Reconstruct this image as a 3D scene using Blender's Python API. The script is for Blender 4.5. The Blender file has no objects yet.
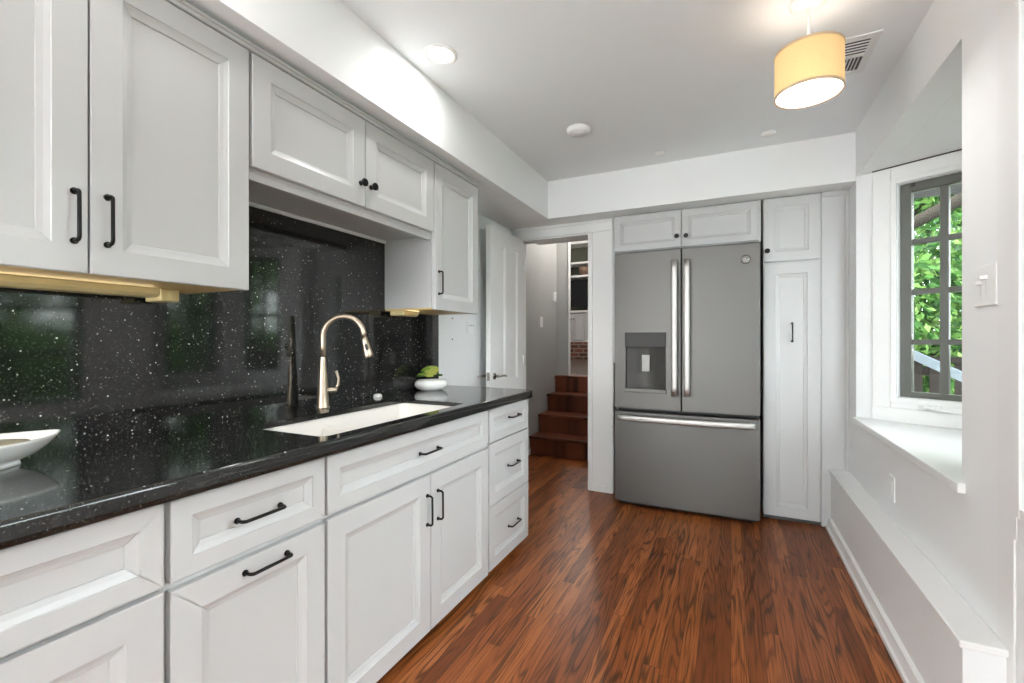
import bpy, bmesh, math, random
from mathutils import Vector, Matrix, noise
SC = bpy.context.scene
COL = SC.collection
PI = math.pi
random.seed(11)

# ------------------------------------------------------------------ camera, world, sun, exposure
cam_data = bpy.data.cameras.new('camera')
cam = bpy.data.objects.new('camera', cam_data)
COL.objects.link(cam)
cam_data.sensor_fit = 'HORIZONTAL'
cam_data.sensor_width = 36.0
cam_data.lens = 456.0 / 1024.0 * 36.0
cam_data.shift_y = -1.0 / 1024.0
cam_data.clip_start = 0.02
cam.location = (0.0, 0.0, 1.17)
cam.rotation_euler = (PI / 2, 0.0, math.atan(219.0 / 456.0))
SC.camera = cam

SC.view_settings.view_transform = 'Standard'
SC.view_settings.look = 'None'
SC.view_settings.gamma = 1.0
SC.view_settings.use_curve_mapping = False
SC.view_settings.exposure = 1.12

world = bpy.data.worlds.new('overcast_sky')
SC.world = world
world.use_nodes = True
wn = world.node_tree
bg = wn.nodes['Background']
bg.inputs['Color'].default_value = (0.91, 0.955, 1.0, 1)
bg.inputs['Strength'].default_value = 7.9

sun_data = bpy.data.lights.new('sun', 'SUN')
sun_data.energy = 1.6
sun_data.angle = math.radians(8)
sun_data.color = (1.0, 0.95, 0.86)
sun = bpy.data.objects.new('sun', sun_data)
COL.objects.link(sun)
sun.rotation_euler = (math.radians(24), math.radians(30), 0)

CAN_POWER = 1.3          # each recessed can of the ceiling
PENDANT_POWER = 1.0
FILL_POWER = 185.0  # added fill lamp past the end of the counter, behind the camera
HALL_POWER = 7.5
DEN_POWER = 30.0

# ------------------------------------------------------------------ materials
MATS = {}
def new_mat(name):
    m = bpy.data.materials.new(name)
    m.use_nodes = True
    nt = m.node_tree
    return m, nt, nt.nodes['Principled BSDF']

def N(nt, typ, **kw):
    n = nt.nodes.new(typ)
    for k, v in kw.items():
        setattr(n, k, v)
    return n

def mix_rgb(nt, fac, a, b, mode='MIX'):
    n = nt.nodes.new('ShaderNodeMix'); n.data_type = 'RGBA'; n.blend_type = mode
    for sock, v in ((n.inputs[0], fac), (n.inputs[6], a), (n.inputs[7], b)):
        if hasattr(v, 'is_output') or isinstance(v, bpy.types.NodeSocket):
            nt.links.new(v, sock)
        else:
            sock.default_value = v
    return n.outputs[2]

def math_n(nt, op, a, b=None, c=None):
    n = nt.nodes.new('ShaderNodeMath'); n.operation = op
    for i, v in enumerate((a, b, c)):
        if v is None: continue
        if isinstance(v, bpy.types.NodeSocket): nt.links.new(v, n.inputs[i])
        else: n.inputs[i].default_value = v
    return n.outputs[0]

def paint(name, col, rough=0.5, var=0.02, bump=0.0, scale=6.0, metal=0.0, spec=0.5):
    m, nt, b = new_mat(name)
    b.inputs['Roughness'].default_value = rough
    b.inputs['Metallic'].default_value = metal
    b.inputs['Specular IOR Level'].default_value = spec
    tc = N(nt, 'ShaderNodeTexCoord')
    nz = N(nt, 'ShaderNodeTexNoise'); nz.inputs['Scale'].default_value = scale; nz.inputs['Detail'].default_value = 3
    nt.links.new(tc.outputs['Object'], nz.inputs['Vector'])
    lo = tuple(c * (1 - var) for c in col) + (1,)
    hi = tuple(min(1, c * (1 + var)) for c in col) + (1,)
    nt.links.new(mix_rgb(nt, nz.outputs['Fac'], lo, hi), b.inputs['Base Color'])
    if bump:
        n2 = N(nt, 'ShaderNodeTexNoise'); n2.inputs['Scale'].default_value = 260; n2.inputs['Detail'].default_value = 2
        nt.links.new(tc.outputs['Object'], n2.inputs['Vector'])
        bp = N(nt, 'ShaderNodeBump'); bp.inputs['Strength'].default_value = bump; bp.inputs['Distance'].default_value = 0.002
        nt.links.new(n2.outputs['Fac'], bp.inputs['Height'])
        nt.links.new(bp.outputs['Normal'], b.inputs['Normal'])
    MATS[name] = m
    return m

paint('wall_white', (0.855, 0.862, 0.865), 0.45, 0.01, 0.04)
paint('ceiling_white', (0.86, 0.88, 0.895), 0.6, 0.01, 0.04)
paint('trim_white', (0.84, 0.84, 0.83), 0.3, 0.01)
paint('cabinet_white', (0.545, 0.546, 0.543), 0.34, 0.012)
paint('cabinet_gap', (0.10, 0.10, 0.10), 0.6, 0.05)
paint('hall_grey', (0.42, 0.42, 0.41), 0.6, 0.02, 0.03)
paint('plate_white', (0.85, 0.85, 0.84), 0.3, 0.01)
paint('slot_dark', (0.06, 0.06, 0.06), 0.5, 0.05)
paint('black_bronze', (0.012, 0.011, 0.011), 0.32, 0.1, metal=0.6)
paint('slate', (0.150, 0.146, 0.138), 0.46, 0.03, scale=3.0, metal=0.75)
paint('slate_dark', (0.026, 0.025, 0.024), 0.5, 0.05)
paint('slate_shaded', (0.085, 0.082, 0.077), 0.5, 0.05, metal=0.3)  # darker slate: the depth shading of the dispenser recess put into its colour
paint('paddle_grey', (0.46, 0.46, 0.45), 0.4, 0.03)
paint('fridge_case', (0.02, 0.02, 0.02), 0.5, 0.05)
paint('steel', (0.55, 0.54, 0.525), 0.48, 0.04, scale=20, metal=1.0)
paint('champagne', (0.47, 0.39, 0.30), 0.36, 0.05, scale=20, metal=1.0)
paint('chrome', (0.85, 0.85, 0.85), 0.12, 0.02, metal=1.0)
paint('sink_white', (0.85, 0.81, 0.76), 0.3, 0.03)
paint('porcelain', (0.86, 0.86, 0.84), 0.12, 0.01)
paint('cream_plastic', (0.64, 0.53, 0.27), 0.4, 0.03)
paint('pale_wood', (0.72, 0.52, 0.22), 0.5, 0.1, scale=14)
paint('olive_stone', (0.42, 0.38, 0.27), 0.6, 0.12, scale=30)
paint('brass', (0.45, 0.42, 0.38), 0.25, 0.05, metal=1.0)
paint('sash_grey', (0.115, 0.12, 0.105), 0.4, 0.03)
paint('leaf_bright', (0.17, 0.30, 0.03), 0.45, 0.3, scale=60)
paint('leaf_deep', (0.035, 0.11, 0.015), 0.45, 0.3, scale=60)
paint('leaf_lime', (0.42, 0.45, 0.09), 0.45, 0.25, scale=60)
paint('fence_dark', (0.022, 0.019, 0.017), 0.7, 0.2, scale=9, spec=0.0)
paint('rail_blue', (0.12, 0.14, 0.155), 0.6, 0.05, spec=0.0)
paint('bark', (0.025, 0.022, 0.018), 0.8, 0.3, scale=14, spec=0.0)
paint('eave_grey', (0.05, 0.05, 0.05), 0.7, 0.1, spec=0.0)
paint('bounce_stone', (0.50, 0.48, 0.45), 0.8, 0.12, scale=3, spec=0.0)
paint('tv_black', (0.012, 0.012, 0.014), 0.15, 0.05)
paint('shelf_dark', (0.09, 0.095, 0.07), 0.7, 0.15, scale=5)
paint('clay', (0.22, 0.14, 0.095), 0.5, 0.15, scale=12)
paint('canopy_white', (0.86, 0.86, 0.85), 0.35, 0.01)
paint('vent_white', (0.78, 0.78, 0.77), 0.4, 0.01)

def emis(name, col, strength):
    m, nt, b = new_mat(name)
    b.inputs['Base Color'].default_value = col + (1,)
    b.inputs['Emission Color'].default_value = col + (1,)
    b.inputs['Emission Strength'].default_value = strength
    MATS[name] = m
emis('lamp_glow', (1.0, 0.97, 0.92), 4.0)
emis('diffuser_glow', (1.0, 0.96, 0.88), 3.0)

def shade_mat():
    m, nt, b = new_mat('shade_fabric')
    tc = N(nt, 'ShaderNodeTexCoord')
    w1 = N(nt, 'ShaderNodeTexNoise'); w1.inputs['Scale'].default_value = 220
    nt.links.new(tc.outputs['Object'], w1.inputs['Vector'])
    nt.links.new(mix_rgb(nt, w1.outputs['Fac'], (0.62, 0.42, 0.19, 1), (0.72, 0.52, 0.26, 1)), b.inputs['Base Color'])
    b.inputs['Roughness'].default_value = 0.8
    b.inputs['Emission Color'].default_value = (1.0, 0.66, 0.28, 1)
    b.inputs['Emission Strength'].default_value = 0.24
    MATS['shade_fabric'] = m
shade_mat()
paint('shade_band', (0.66, 0.47, 0.30), 0.7, 0.05, scale=90)

def granite():
    m, nt, b = new_mat('black_granite')
    tc = N(nt, 'ShaderNodeTexCoord')
    base = N(nt, 'ShaderNodeTexNoise'); base.inputs['Scale'].default_value = 150; base.inputs['Detail'].default_value = 4
    nt.links.new(tc.outputs['Object'], base.inputs['Vector'])
    rb = N(nt, 'ShaderNodeValToRGB')
    rb.color_ramp.elements[0].position = 0.4; rb.color_ramp.elements[0].color = (0.004, 0.0045, 0.005, 1)
    rb.color_ramp.elements[1].position = 0.75; rb.color_ramp.elements[1].color = (0.028, 0.029, 0.028, 1)
    nt.links.new(base.outputs['Fac'], rb.inputs['Fac'])
    col = rb.outputs['Color']
    for scale, thr, gate, tint in ((62, 0.13, 0.80, (0.80, 0.80, 0.74, 1)), (130, 0.17, 0.80, (0.45, 0.44, 0.38, 1)), (260, 0.25, 0.75, (0.16, 0.16, 0.13, 1))):
        v = N(nt, 'ShaderNodeTexVoronoi'); v.inputs['Scale'].default_value = scale
        nt.links.new(tc.outputs['Object'], v.inputs['Vector'])
        sx = N(nt, 'ShaderNodeSeparateColor'); nt.links.new(v.outputs['Color'], sx.inputs[0])
        near = math_n(nt, 'LESS_THAN', v.outputs['Distance'], thr)
        g = math_n(nt, 'GREATER_THAN', sx.outputs[0], gate)
        k = math_n(nt, 'MULTIPLY', near, g)
        k = math_n(nt, 'MULTIPLY', k, sx.outputs[1])
        col = mix_rgb(nt, k, col, tint)
    nt.links.new(col, b.inputs['Base Color'])
    b.inputs['Roughness'].default_value = 0.07
    b.inputs['Specular IOR Level'].default_value = 0.70
    MATS['black_granite'] = m
granite()

def wood_floor(name, base_dark, base_mid, base_light, plank=0.057, rough=0.27, along_y=True, length=0.95):
    m, nt, b = new_mat(name)
    tc = N(nt, 'ShaderNodeTexCoord')
    sp = N(nt, 'ShaderNodeSeparateXYZ'); nt.links.new(tc.outputs['Object'], sp.inputs[0])
    X, Y = (sp.outputs[0], sp.outputs[1]) if along_y else (sp.outputs[1], sp.outputs[0])
    xr = math_n(nt, 'DIVIDE', X, plank)
    row = math_n(nt, 'FLOOR', xr)
    fx = math_n(nt, 'FRACT', xr)
    wn1 = N(nt, 'ShaderNodeTexWhiteNoise', noise_dimensions='1D'); nt.links.new(row, wn1.inputs['W'])
    yo = math_n(nt, 'MULTIPLY_ADD', wn1.outputs['Value'], 7.3, Y)
    yr = math_n(nt, 'DIVIDE', yo, length)
    seg = math_n(nt, 'FLOOR', yr)
    fy = math_n(nt, 'FRACT', yr)
    cv = N(nt, 'ShaderNodeCombineXYZ'); nt.links.new(row, cv.inputs[0]); nt.links.new(seg, cv.inputs[1])
    wn2 = N(nt, 'ShaderNodeTexWhiteNoise', noise_dimensions='3D'); nt.links.new(cv.outputs[0], wn2.inputs['Vector'])
    pid = wn2.outputs['Value']
    tone = N(nt, 'ShaderNodeValToRGB')
    e = tone.color_ramp.elements
    e[0].position = 0.0; e[0].color = base_dark + (1,)
    e[1].position = 1.0; e[1].color = base_light + (1,)
    mid = e.new(0.5); mid.color = base_mid + (1,)
    nt.links.new(pid, tone.inputs['Fac'])
    # cathedral grain: rings cut by a warped plane
    gx = math_n(nt, 'MULTIPLY_ADD', pid, 31.7, math_n(nt, 'MULTIPLY', X, 12.0))
    gy = math_n(nt, 'MULTIPLY', Y, 1.0)
    gv = N(nt, 'ShaderNodeCombineXYZ'); nt.links.new(gx, gv.inputs[0]); nt.links.new(gy, gv.inputs[1]); nt.links.new(pid, gv.inputs[2])
    n1 = N(nt, 'ShaderNodeTexNoise'); n1.inputs['Scale'].default_value = 1.0; n1.inputs['Detail'].default_value = 1.5
    nt.links.new(gv.outputs[0], n1.inputs['Vector'])
    ph = math_n(nt, 'MULTIPLY', n1.outputs['Fac'], 84.0)
    rings = math_n(nt, 'MULTIPLY_ADD', math_n(nt, 'SINE', ph), 0.5, 0.5)
    rings = math_n(nt, 'POWER', rings, 3.0)
    # broken up: some boards straight-grained, some with bold cathedrals
    bv = N(nt, 'ShaderNodeCombineXYZ'); nt.links.new(math_n(nt, 'MULTIPLY_ADD', pid, 17.0, math_n(nt, 'MULTIPLY', X, 5.0)), bv.inputs[0]); nt.links.new(math_n(nt, 'MULTIPLY', Y, 1.6), bv.inputs[1]); nt.links.new(wn1.outputs['Value'], bv.inputs[2])
    n3 = N(nt, 'ShaderNodeTexNoise'); n3.inputs['Scale'].default_value = 1.3; n3.inputs['Detail'].default_value = 2
    nt.links.new(bv.outputs[0], n3.inputs['Vector'])
    br = N(nt, 'ShaderNodeMapRange'); br.inputs[1].default_value = 0.34; br.inputs[2].default_value = 0.58; br.inputs[3].default_value = 0.10; br.inputs[4].default_value = 1.0
    nt.links.new(n3.outputs['Fac'], br.inputs[0])
    rings = math_n(nt, 'MULTIPLY', rings, br.outputs[0])
    # fine pores
    pv = N(nt, 'ShaderNodeCombineXYZ')
    nt.links.new(math_n(nt, 'MULTIPLY', X, 330.0), pv.inputs[0]); nt.links.new(math_n(nt, 'MULTIPLY', Y, 6.0), pv.inputs[1]); nt.links.new(pid, pv.inputs[2])
    n2 = N(nt, 'ShaderNodeTexNoise'); n2.inputs['Scale'].default_value = 1.0; n2.inputs['Detail'].default_value = 2
    nt.links.new(pv.outputs[0], n2.inputs['Vector'])
    pore = N(nt, 'ShaderNodeMapRange'); pore.inputs[1].default_value = 0.42; pore.inputs[2].default_value = 0.68
    nt.links.new(n2.outputs['Fac'], pore.inputs[0])
    dark = tuple(c * 0.16 for c in base_dark) + (1,)
    fac = math_n(nt, 'MULTIPLY_ADD', rings, 0.70, math_n(nt, 'MULTIPLY', pore.outputs[0], 0.55))
    fac = math_n(nt, 'MINIMUM', fac, 0.85)
    col = mix_rgb(nt, fac, tone.outputs['Color'], dark)
    # seams
    d1 = math_n(nt, 'MINIMUM', fx, math_n(nt, 'SUBTRACT', 1.0, fx))
    d2 = math_n(nt, 'MULTIPLY', math_n(nt, 'MINIMUM', fy, math_n(nt, 'SUBTRACT', 1.0, fy)), length / plank)
    seam = math_n(nt, 'LESS_THAN', math_n(nt, 'MINIMUM', d1, d2), 0.016)
    col = mix_rgb(nt, math_n(nt, 'MULTIPLY', seam, 0.7), col, (0.02, 0.009, 0.006, 1))
    nt.links.new(col, b.inputs['Base Color'])
    b.inputs['Roughness'].default_value = rough
    b.inputs['Specular IOR Level'].default_value = 0.28
    rr = math_n(nt, 'MULTIPLY_ADD', n2.outputs['Fac'], 0.12, rough - 0.06)
    nt.links.new(rr, b.inputs['Roughness'])
    bp = N(nt, 'ShaderNodeBump'); bp.inputs['Strength'].default_value = 0.25; bp.inputs['Distance'].default_value = 0.0008
    hgt = math_n(nt, 'SUBTRACT', math_n(nt, 'MULTIPLY', n2.outputs['Fac'], -0.3), seam)
    nt.links.new(hgt, bp.inputs['Height'])
    nt.links.new(bp.outputs['Normal'], b.inputs['Normal'])
    MATS[name] = m
wood_floor('oak_floor', (0.19, 0.050, 0.012), (0.31, 0.088, 0.022), (0.46, 0.148, 0.038), rough=0.36)
wood_floor('stair_wood', (0.15, 0.043, 0.020), (0.19, 0.056, 0.026), (0.23, 0.070, 0.032), rough=0.42, plank=0.5, along_y=False, length=3.0)
wood_floor('den_floor', (0.10, 0.06, 0.04), (0.14, 0.085, 0.055), (0.18, 0.11, 0.07), plank=0.08)

def glass():
    m, nt, b = new_mat('window_glass')
    nt.nodes.remove(b)
    out = nt.nodes['Material Output']
    tr = N(nt, 'ShaderNodeBsdfTransparent'); tr.inputs['Color'].default_value = (0.95, 0.97, 0.96, 1)
    gl = N(nt, 'ShaderNodeBsdfGlossy'); gl.inputs['Roughness'].default_value = 0.02
    fr = N(nt, 'ShaderNodeFresnel'); fr.inputs['IOR'].default_value = 1.35
    mx = N(nt, 'ShaderNodeMixShader')
    nt.links.new(fr.outputs[0], mx.inputs[0]); nt.links.new(tr.outputs[0], mx.inputs[1]); nt.links.new(gl.outputs[0], mx.inputs[2])
    nt.links.new(mx.outputs[0], out.inputs['Surface'])
    MATS['window_glass'] = m
glass()

def leaf_mat(name, cols):
    m, nt, b = new_mat(name)
    geo = N(nt, 'ShaderNodeNewGeometry')
    r = N(nt, 'ShaderNodeValToRGB')
    e = r.color_ramp.elements
    e[0].position = 0; e[0].color = cols[0] + (1,)
    e[1].position = 1; e[1].color = cols[2] + (1,)
    k = e.new(0.5); k.color = cols[1] + (1,)
    nt.links.new(geo.outputs['Random Per Island'], r.inputs['Fac'])
    nt.links.new(r.outputs['Color'], b.inputs['Base Color'])
    b.inputs['Roughness'].default_value = 0.5; b.inputs['Specular IOR Level'].default_value = 0.15
    tl = N(nt, 'ShaderNodeBsdfTranslucent'); nt.links.new(r.outputs['Color'], tl.inputs['Color'])
    mx = N(nt, 'ShaderNodeMixShader'); mx.inputs[0].default_value = 0.45
    nt.links.new(b.outputs[0], mx.inputs[1]); nt.links.new(tl.outputs[0], mx.inputs[2])
    nt.links.new(mx.outputs[0], nt.nodes['Material Output'].inputs['Surface'])
    MATS[name] = m
leaf_mat('tree_leaves', ((0.014, 0.046, 0.012), (0.05, 0.14, 0.03), (0.20, 0.33, 0.09)))
leaf_mat('tree_leaves_blue', ((0.016, 0.05, 0.03), (0.055, 0.13, 0.085), (0.18, 0.29, 0.21)))

def brick_mat():
    m, nt, b = new_mat('hearth_brick')
    tc = N(nt, 'ShaderNodeTexCoord')
    mp = N(nt, 'ShaderNodeMapping'); mp.inputs['Rotation'].default_value = (PI / 2, 0, 0)
    nt.links.new(tc.outputs['Object'], mp.inputs['Vector'])
    br = N(nt, 'ShaderNodeTexBrick')
    br.inputs['Color1'].default_value = (0.22, 0.07, 0.045, 1); br.inputs['Color2'].default_value = (0.06, 0.025, 0.02, 1)
    br.inputs['Mortar'].default_value = (0.30, 0.25, 0.21, 1); br.inputs['Scale'].default_value = 1.0
    br.inputs['Brick Width'].default_value = 0.21; br.inputs['Row Height'].default_value = 0.09; br.inputs['Mortar Size'].default_value = 0.012
    nt.links.new(mp.outputs['Vector'], br.inputs['Vector'])
    nt.links.new(br.outputs['Color'], b.inputs['Base Color'])
    MATS['hearth_brick'] = m
brick_mat()

# ------------------------------------------------------------------ mesh helpers
class MB:
    """collects shapes in world coordinates and links them as one mesh object"""
    def __init__(self): self.bm = bmesh.new()
    def face(self, pts):
        try: return self.bm.faces.new([self.bm.verts.new(p) for p in pts])
        except ValueError: return None
    def box(self, a, b):
        x0, y0, z0 = a; x1, y1, z1 = b
        x0, x1 = min(x0, x1), max(x0, x1); y0, y1 = min(y0, y1), max(y0, y1); z0, z1 = min(z0, z1), max(z0, z1)
        v = [self.bm.verts.new(p) for p in ((x0,y0,z0),(x1,y0,z0),(x1,y1,z0),(x0,y1,z0),(x0,y0,z1),(x1,y0,z1),(x1,y1,z1),(x0,y1,z1))]
        for f in ((3,2,1,0),(4,5,6,7),(0,1,5,4),(1,2,6,5),(2,3,7,6),(3,0,4,7)):
            self.bm.faces.new([v[i] for i in f])
        return self
    def obox(self, o, ax, ay, az):
        """oriented box from corner o with edge vectors"""
        o, ax, ay, az = map(Vector, (o, ax, ay, az))
        v = [self.bm.verts.new(p) for p in (o, o+ax, o+ax+ay, o+ay, o+az, o+ax+az, o+ax+ay+az, o+ay+az)]
        flip = ax.cross(ay).dot(az) < 0
        for f in ((3,2,1,0),(4,5,6,7),(0,1,5,4),(1,2,6,5),(2,3,7,6),(3,0,4,7)):
            q = [v[i] for i in f]
            self.bm.faces.new(q[::-1] if flip else q)
        return self
    def prism(self, pts, z0, z1):
        n = len(pts)
        area = sum(pts[i][0]*pts[(i+1)%n][1]-pts[(i+1)%n][0]*pts[i][1] for i in range(n))
        if area < 0: pts = pts[::-1]
        lo = [self.bm.verts.new((p[0], p[1], z0)) for p in pts]
        hi = [self.bm.verts.new((p[0], p[1], z1)) for p in pts]
        self.bm.faces.new(hi); self.bm.faces.new(lo[::-1])
        for i in range(n):
            j = (i + 1) % n
            self.bm.faces.new([lo[i], lo[j], hi[j], hi[i]])
        return self
    def extrude_profile(self, prof, p0, p1, A, B):
        """profile of (a, b) pairs along A and B swept from p0 to p1, closed, capped"""
        p0, p1, A, B = map(Vector, (p0, p1, A, B))
        r0 = [self.bm.verts.new(p0 + A*a + B*b) for a, b in prof]
        r1 = [self.bm.verts.new(p1 + A*a + B*b) for a, b in prof]
        n = len(prof)
        for i in range(n):
            j = (i+1) % n
            self.bm.faces.new([r0[i], r0[j], r1[j], r1[i]])
        self.bm.faces.new(r0[::-1]); self.bm.faces.new(r1)
        return self
    def tube(self, pts, radii, seg=12, caps=True, flat=None):
        pts = [Vector(p) for p in pts]
        if not hasattr(radii, '__len__'): radii = [radii] * len(pts)
        rings = []; prev = None
        for i, p in enumerate(pts):
            if i == 0: t = pts[1] - p
            elif i == len(pts) - 1: t = p - pts[i-1]
            else: t = (pts[i+1] - p).normalized() + (p - pts[i-1]).normalized()
            t.normalize()
            if prev is None:
                ref = Vector((0, 0, 1)) if abs(t.z) < 0.9 else Vector((1, 0, 0))
                u = t.cross(ref).normalized()
            else:
                u = (prev - t * prev.dot(t)).normalized()
            w = t.cross(u); prev = u
            rings.append([self.bm.verts.new(p + (u * math.cos(2*PI*k/seg) + w * math.sin(2*PI*k/seg)) * radii[i]) for k in range(seg)])
        for a, b in zip(rings, rings[1:]):
            for k in range(seg):
                j = (k+1) % seg
                f = self.bm.faces.new([a[k], a[j], b[j], b[k]]); f.smooth = True
        if caps:
            self.bm.faces.new(rings[0][::-1]); self.bm.faces.new(rings[-1])
        return self
    def lathe(self, c, prof, seg=32, axis='Z', sx=1.0, sy=1.0):
        """prof of (radius, height); closed at zero radius"""
        c = Vector(c); rings = []
        for r, h in prof:
            ring = []
            if r < 1e-6:
                p = {'Z': (0,0,h), 'X': (h,0,0), 'Y': (0,h,0)}[axis]
                ring = [self.bm.verts.new(c + Vector(p))] 
            else:
                for k in range(seg):
                    a = 2*PI*k/seg; q, s = r*math.cos(a)*sx, r*math.sin(a)*sy
                    p = {'Z': (q,s,h), 'X': (h,q,s), 'Y': (s,h,q)}[axis]
                    ring.append(self.bm.verts.new(c + Vector(p)))
            rings.append(ring)
        for a, b in zip(rings, rings[1:]):
            for k in range(seg):
                j = (k+1) % seg
                q = [a[k % len(a)], a[j % len(a)], b[j % len(b)], b[k % len(b)]]
                q2 = []
                for v in q:
                    if v not in q2: q2.append(v)
                if len(q2) >= 3:
                    try: f = self.bm.faces.new(q2); f.smooth = True
                    except ValueError: pass
        return self
    def build(self, name, mat, parent=None, bevel=0.0, seg=2, smooth=False, recalc=True):
        if recalc: bmesh.ops.recalc_face_normals(self.bm, faces=self.bm.faces[:])
        off = Vector((0, 0, 0))
        p = parent
        while p is not None:
            off += p.location; p = p.parent
        bmesh.ops.translate(self.bm, verts=self.bm.verts[:], vec=-off)
        me = bpy.data.meshes.new(name)
        self.bm.to_mesh(me); self.bm.free()
        if smooth:
            for f in me.polygons: f.use_smooth = True
        o = bpy.data.objects.new(name, me)
        COL.objects.link(o)
        mats = mat if isinstance(mat, (list, tuple)) else [mat]
        for k in mats: me.materials.append(MATS[k])
        if parent is not None: o.parent = parent
        if bevel:
            md = o.modifiers.new('edge_round', 'BEVEL'); md.width = bevel; md.segments = seg; md.limit_method = 'ANGLE'; md.angle_limit = math.radians(40)
            md.harden_normals = False
        return o

def tag(o, label, cat, group=None, kind=None):
    o['label'] = label; o['category'] = cat
    if group: o['group'] = group
    if kind: o['kind'] = kind
    return o
def thing(name, label, cat, loc=(0,0,0), group=None, kind=None):
    o = bpy.data.objects.new(name, None); COL.objects.link(o)
    o.location = loc; o.empty_display_size = 0.1
    return tag(o, label, cat, group, kind)
def struct(name, mb, mat, label, cat, bevel=0.0, seg=2):
    return tag(mb.build(name, mat, None, bevel, seg), label, cat, kind='structure')

# key planes --------------------------------------------------------------
XW = -1.67          # left wall face
XSPL = -1.648       # backsplash face
XB = -1.06          # base door face
XU = -1.33          # upper door face
XR = 0.655          # right wall face
YB = 3.48           # back wall face at the doorway
YC = 3.41           # back cabinet door faces
ZC = 2.385          # ceiling
ZS = 2.10           # soffit underside
XS = -1.262         # left soffit face
YS = 3.262          # back soffit face
YN = -4.2           # wall behind the camera
BAY = [(XR, 1.906), (1.293, 2.29), (1.293, 2.866), (XR, 3.25)]
ZBAY = 2.122
ZSILL = 0.727

# ------------------------------------------------------------------ room shell
struct('floor', MB().box((XW-0.3, YN, -0.06), (XR+0.1, 4.45, 0.0)), 'oak_floor', 'reddish brown oak strip floor running towards the steps', 'floor')
struct('ceiling', MB().box((XS-0.02, YN, ZC), (XR+0.12, YS+0.02, ZC+0.08)), 'ceiling_white', 'smooth white kitchen ceiling with recessed lights', 'ceiling')
sof = MB()
sof.prism([(XW-0.02, YN), (XS, YN), (XS, YS), (XR+0.12, YS), (XR+0.12, 4.12), (XW-0.02, 4.12)], ZS, ZC+0.08)
struct('wall_soffit', sof, 'wall_white', 'white boxed soffit above the wall cabinets and refrigerator', 'soffit')
struct('wall_left', MB().box((XW-0.1, YN, 0), (XW, 3.6, ZS+0.02)), 'wall_white', 'white wall behind the black backsplash and open door', 'wall')
# back wall: left pier, header, right pier, niche behind the refrigerator
DX0, DX1, DZ = -1.605, -1.0, 2.012
wb = MB()
wb.box((XW-0.3, YB, 0), (DX0, YB+0.12, ZS+0.02))
wb.box((DX0, YB, DZ), (DX1, YB+0.12, ZS+0.02))
wb.box((DX1, YB, 0), (-0.81, YB+0.12, ZS+0.02))
wb.box((-0.84, YB+0.12, 0), (-0.80, 4.12, ZS+0.02))
wb.box((-0.84, 4.04, 0), (XR+0.12, 4.12, ZS+0.02))
struct('wall_back', wb, 'wall_white', 'white end wall with the doorway to the steps', 'wall')
# right wall
WY0, WY1, WZ0, WZ1 = 0.62, 1.54, 0.76, 2.03
wr = MB()
wr.box((XR, 3.25, 0), (XR+0.12, 4.12, ZS+0.02))
wr.box((XR, 1.906, 0), (XR+0.12, 3.25, 0.70))
wr.box((XR, 1.906, ZBAY), (XR+0.12, YS+0.02, ZC+0.02))
wr.box((XR, WY1, 0), (XR+0.12, 1.906, ZC+0.02))
wr.box((XR, WY0, WZ1), (XR+0.12, WY1, ZC+0.02))
wr.box((XR, WY0, 0), (XR+0.12, WY1, WZ0))
wr.box((XR, YN, 0), (XR+0.12, WY0, ZC+0.02))
struct('wall_right', wr, 'wall_white', 'white wall around the window bay and above the ledge', 'wall')
wf = MB(); wf.box((XW-0.1, YN-0.1, 0), (-1.35, YN, ZC+0.08)); wf.box((0.35, YN-0.1, 0), (XR+0.12, YN, ZC+0.08)); wf.box((-1.35, YN-0.1, 2.1), (0.35, YN, ZC+0.08)); wf.box((-1.35, YN-0.1, 0), (0.35, YN, 0.3))
struct('wall_front', wf, 'wall_white', 'white wall at the near end of the kitchen', 'wall')

# bay walls and ceiling
def bay_side(p, q, openings, name, label, out=0.13):
    """vertical wall from p to q (interior face), opening spans (s0, s1, z0, z1)"""
    p, q = Vector((p[0], p[1], 0)), Vector((q[0], q[1], 0))
    L = (q - p).length; D = (q - p) / L; Nn = Vector((D.y, -D.x, 0))
    if Nn.x < 0 and abs(Nn.x) > 0.2: Nn = -Nn
    mb = MB()
    def blk(s0, s1, z0, z1):
        if s1 - s0 > 1e-4 and z1 - z0 > 1e-4:
            mb.obox(p + D*s0 + Vector((0,0,z0)), D*(s1-s0), Nn*out, Vector((0,0,z1-z0)))
    s0, s1, z0, z1 = openings
    blk(0, s0, -0.4, ZBAY); blk(s1, L, -0.4, ZBAY); blk(s0, s1, -0.4, z0); blk(s0, s1, z1, ZBAY)
    struct(name, mb, 'wall_white', label, 'wall')
    return p, D, Nn, L
SO0, SO1, SZ0, SZ1 = 0.193, 0.552, 0.862, 2.020
far = bay_side(BAY[3], BAY[2], (SO0, SO1, SZ0, SZ1), 'wall_bay', 'white angled bay wall holding the far casement window')
near = bay_side(BAY[0], BAY[1], (SO0, SO1, SZ0, SZ1), 'wall_bay_near', 'white angled bay wall behind the switch pier')
front = bay_side(BAY[1], BAY[2], (0.06, 0.516, SZ0, SZ1), 'wall_bay_front', 'white outer bay wall seen in the backsplash reflection')
struct('ceiling_bay', MB().prism([(XR+0.121, 1.85), (1.45, 2.2), (1.45, 2.95), (XR+0.121, 3.3)], ZBAY, ZBAY+0.1), 'wall_white', 'white ceiling over the window bay', 'ceiling')
sill = MB().prism([(XR-0.021, 1.876), (XR-0.021, 3.25), (XR, 3.25), (1.29, 2.864), (1.29, 2.292), (XR+0.01, 1.908), (XR+0.0, 1.906), (XR, 1.876)], 0.695, ZSILL)
struct('trim_1', sill, 'trim_white', 'deep white window sill board filling the bay', 'window sill', 0.004)

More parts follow.
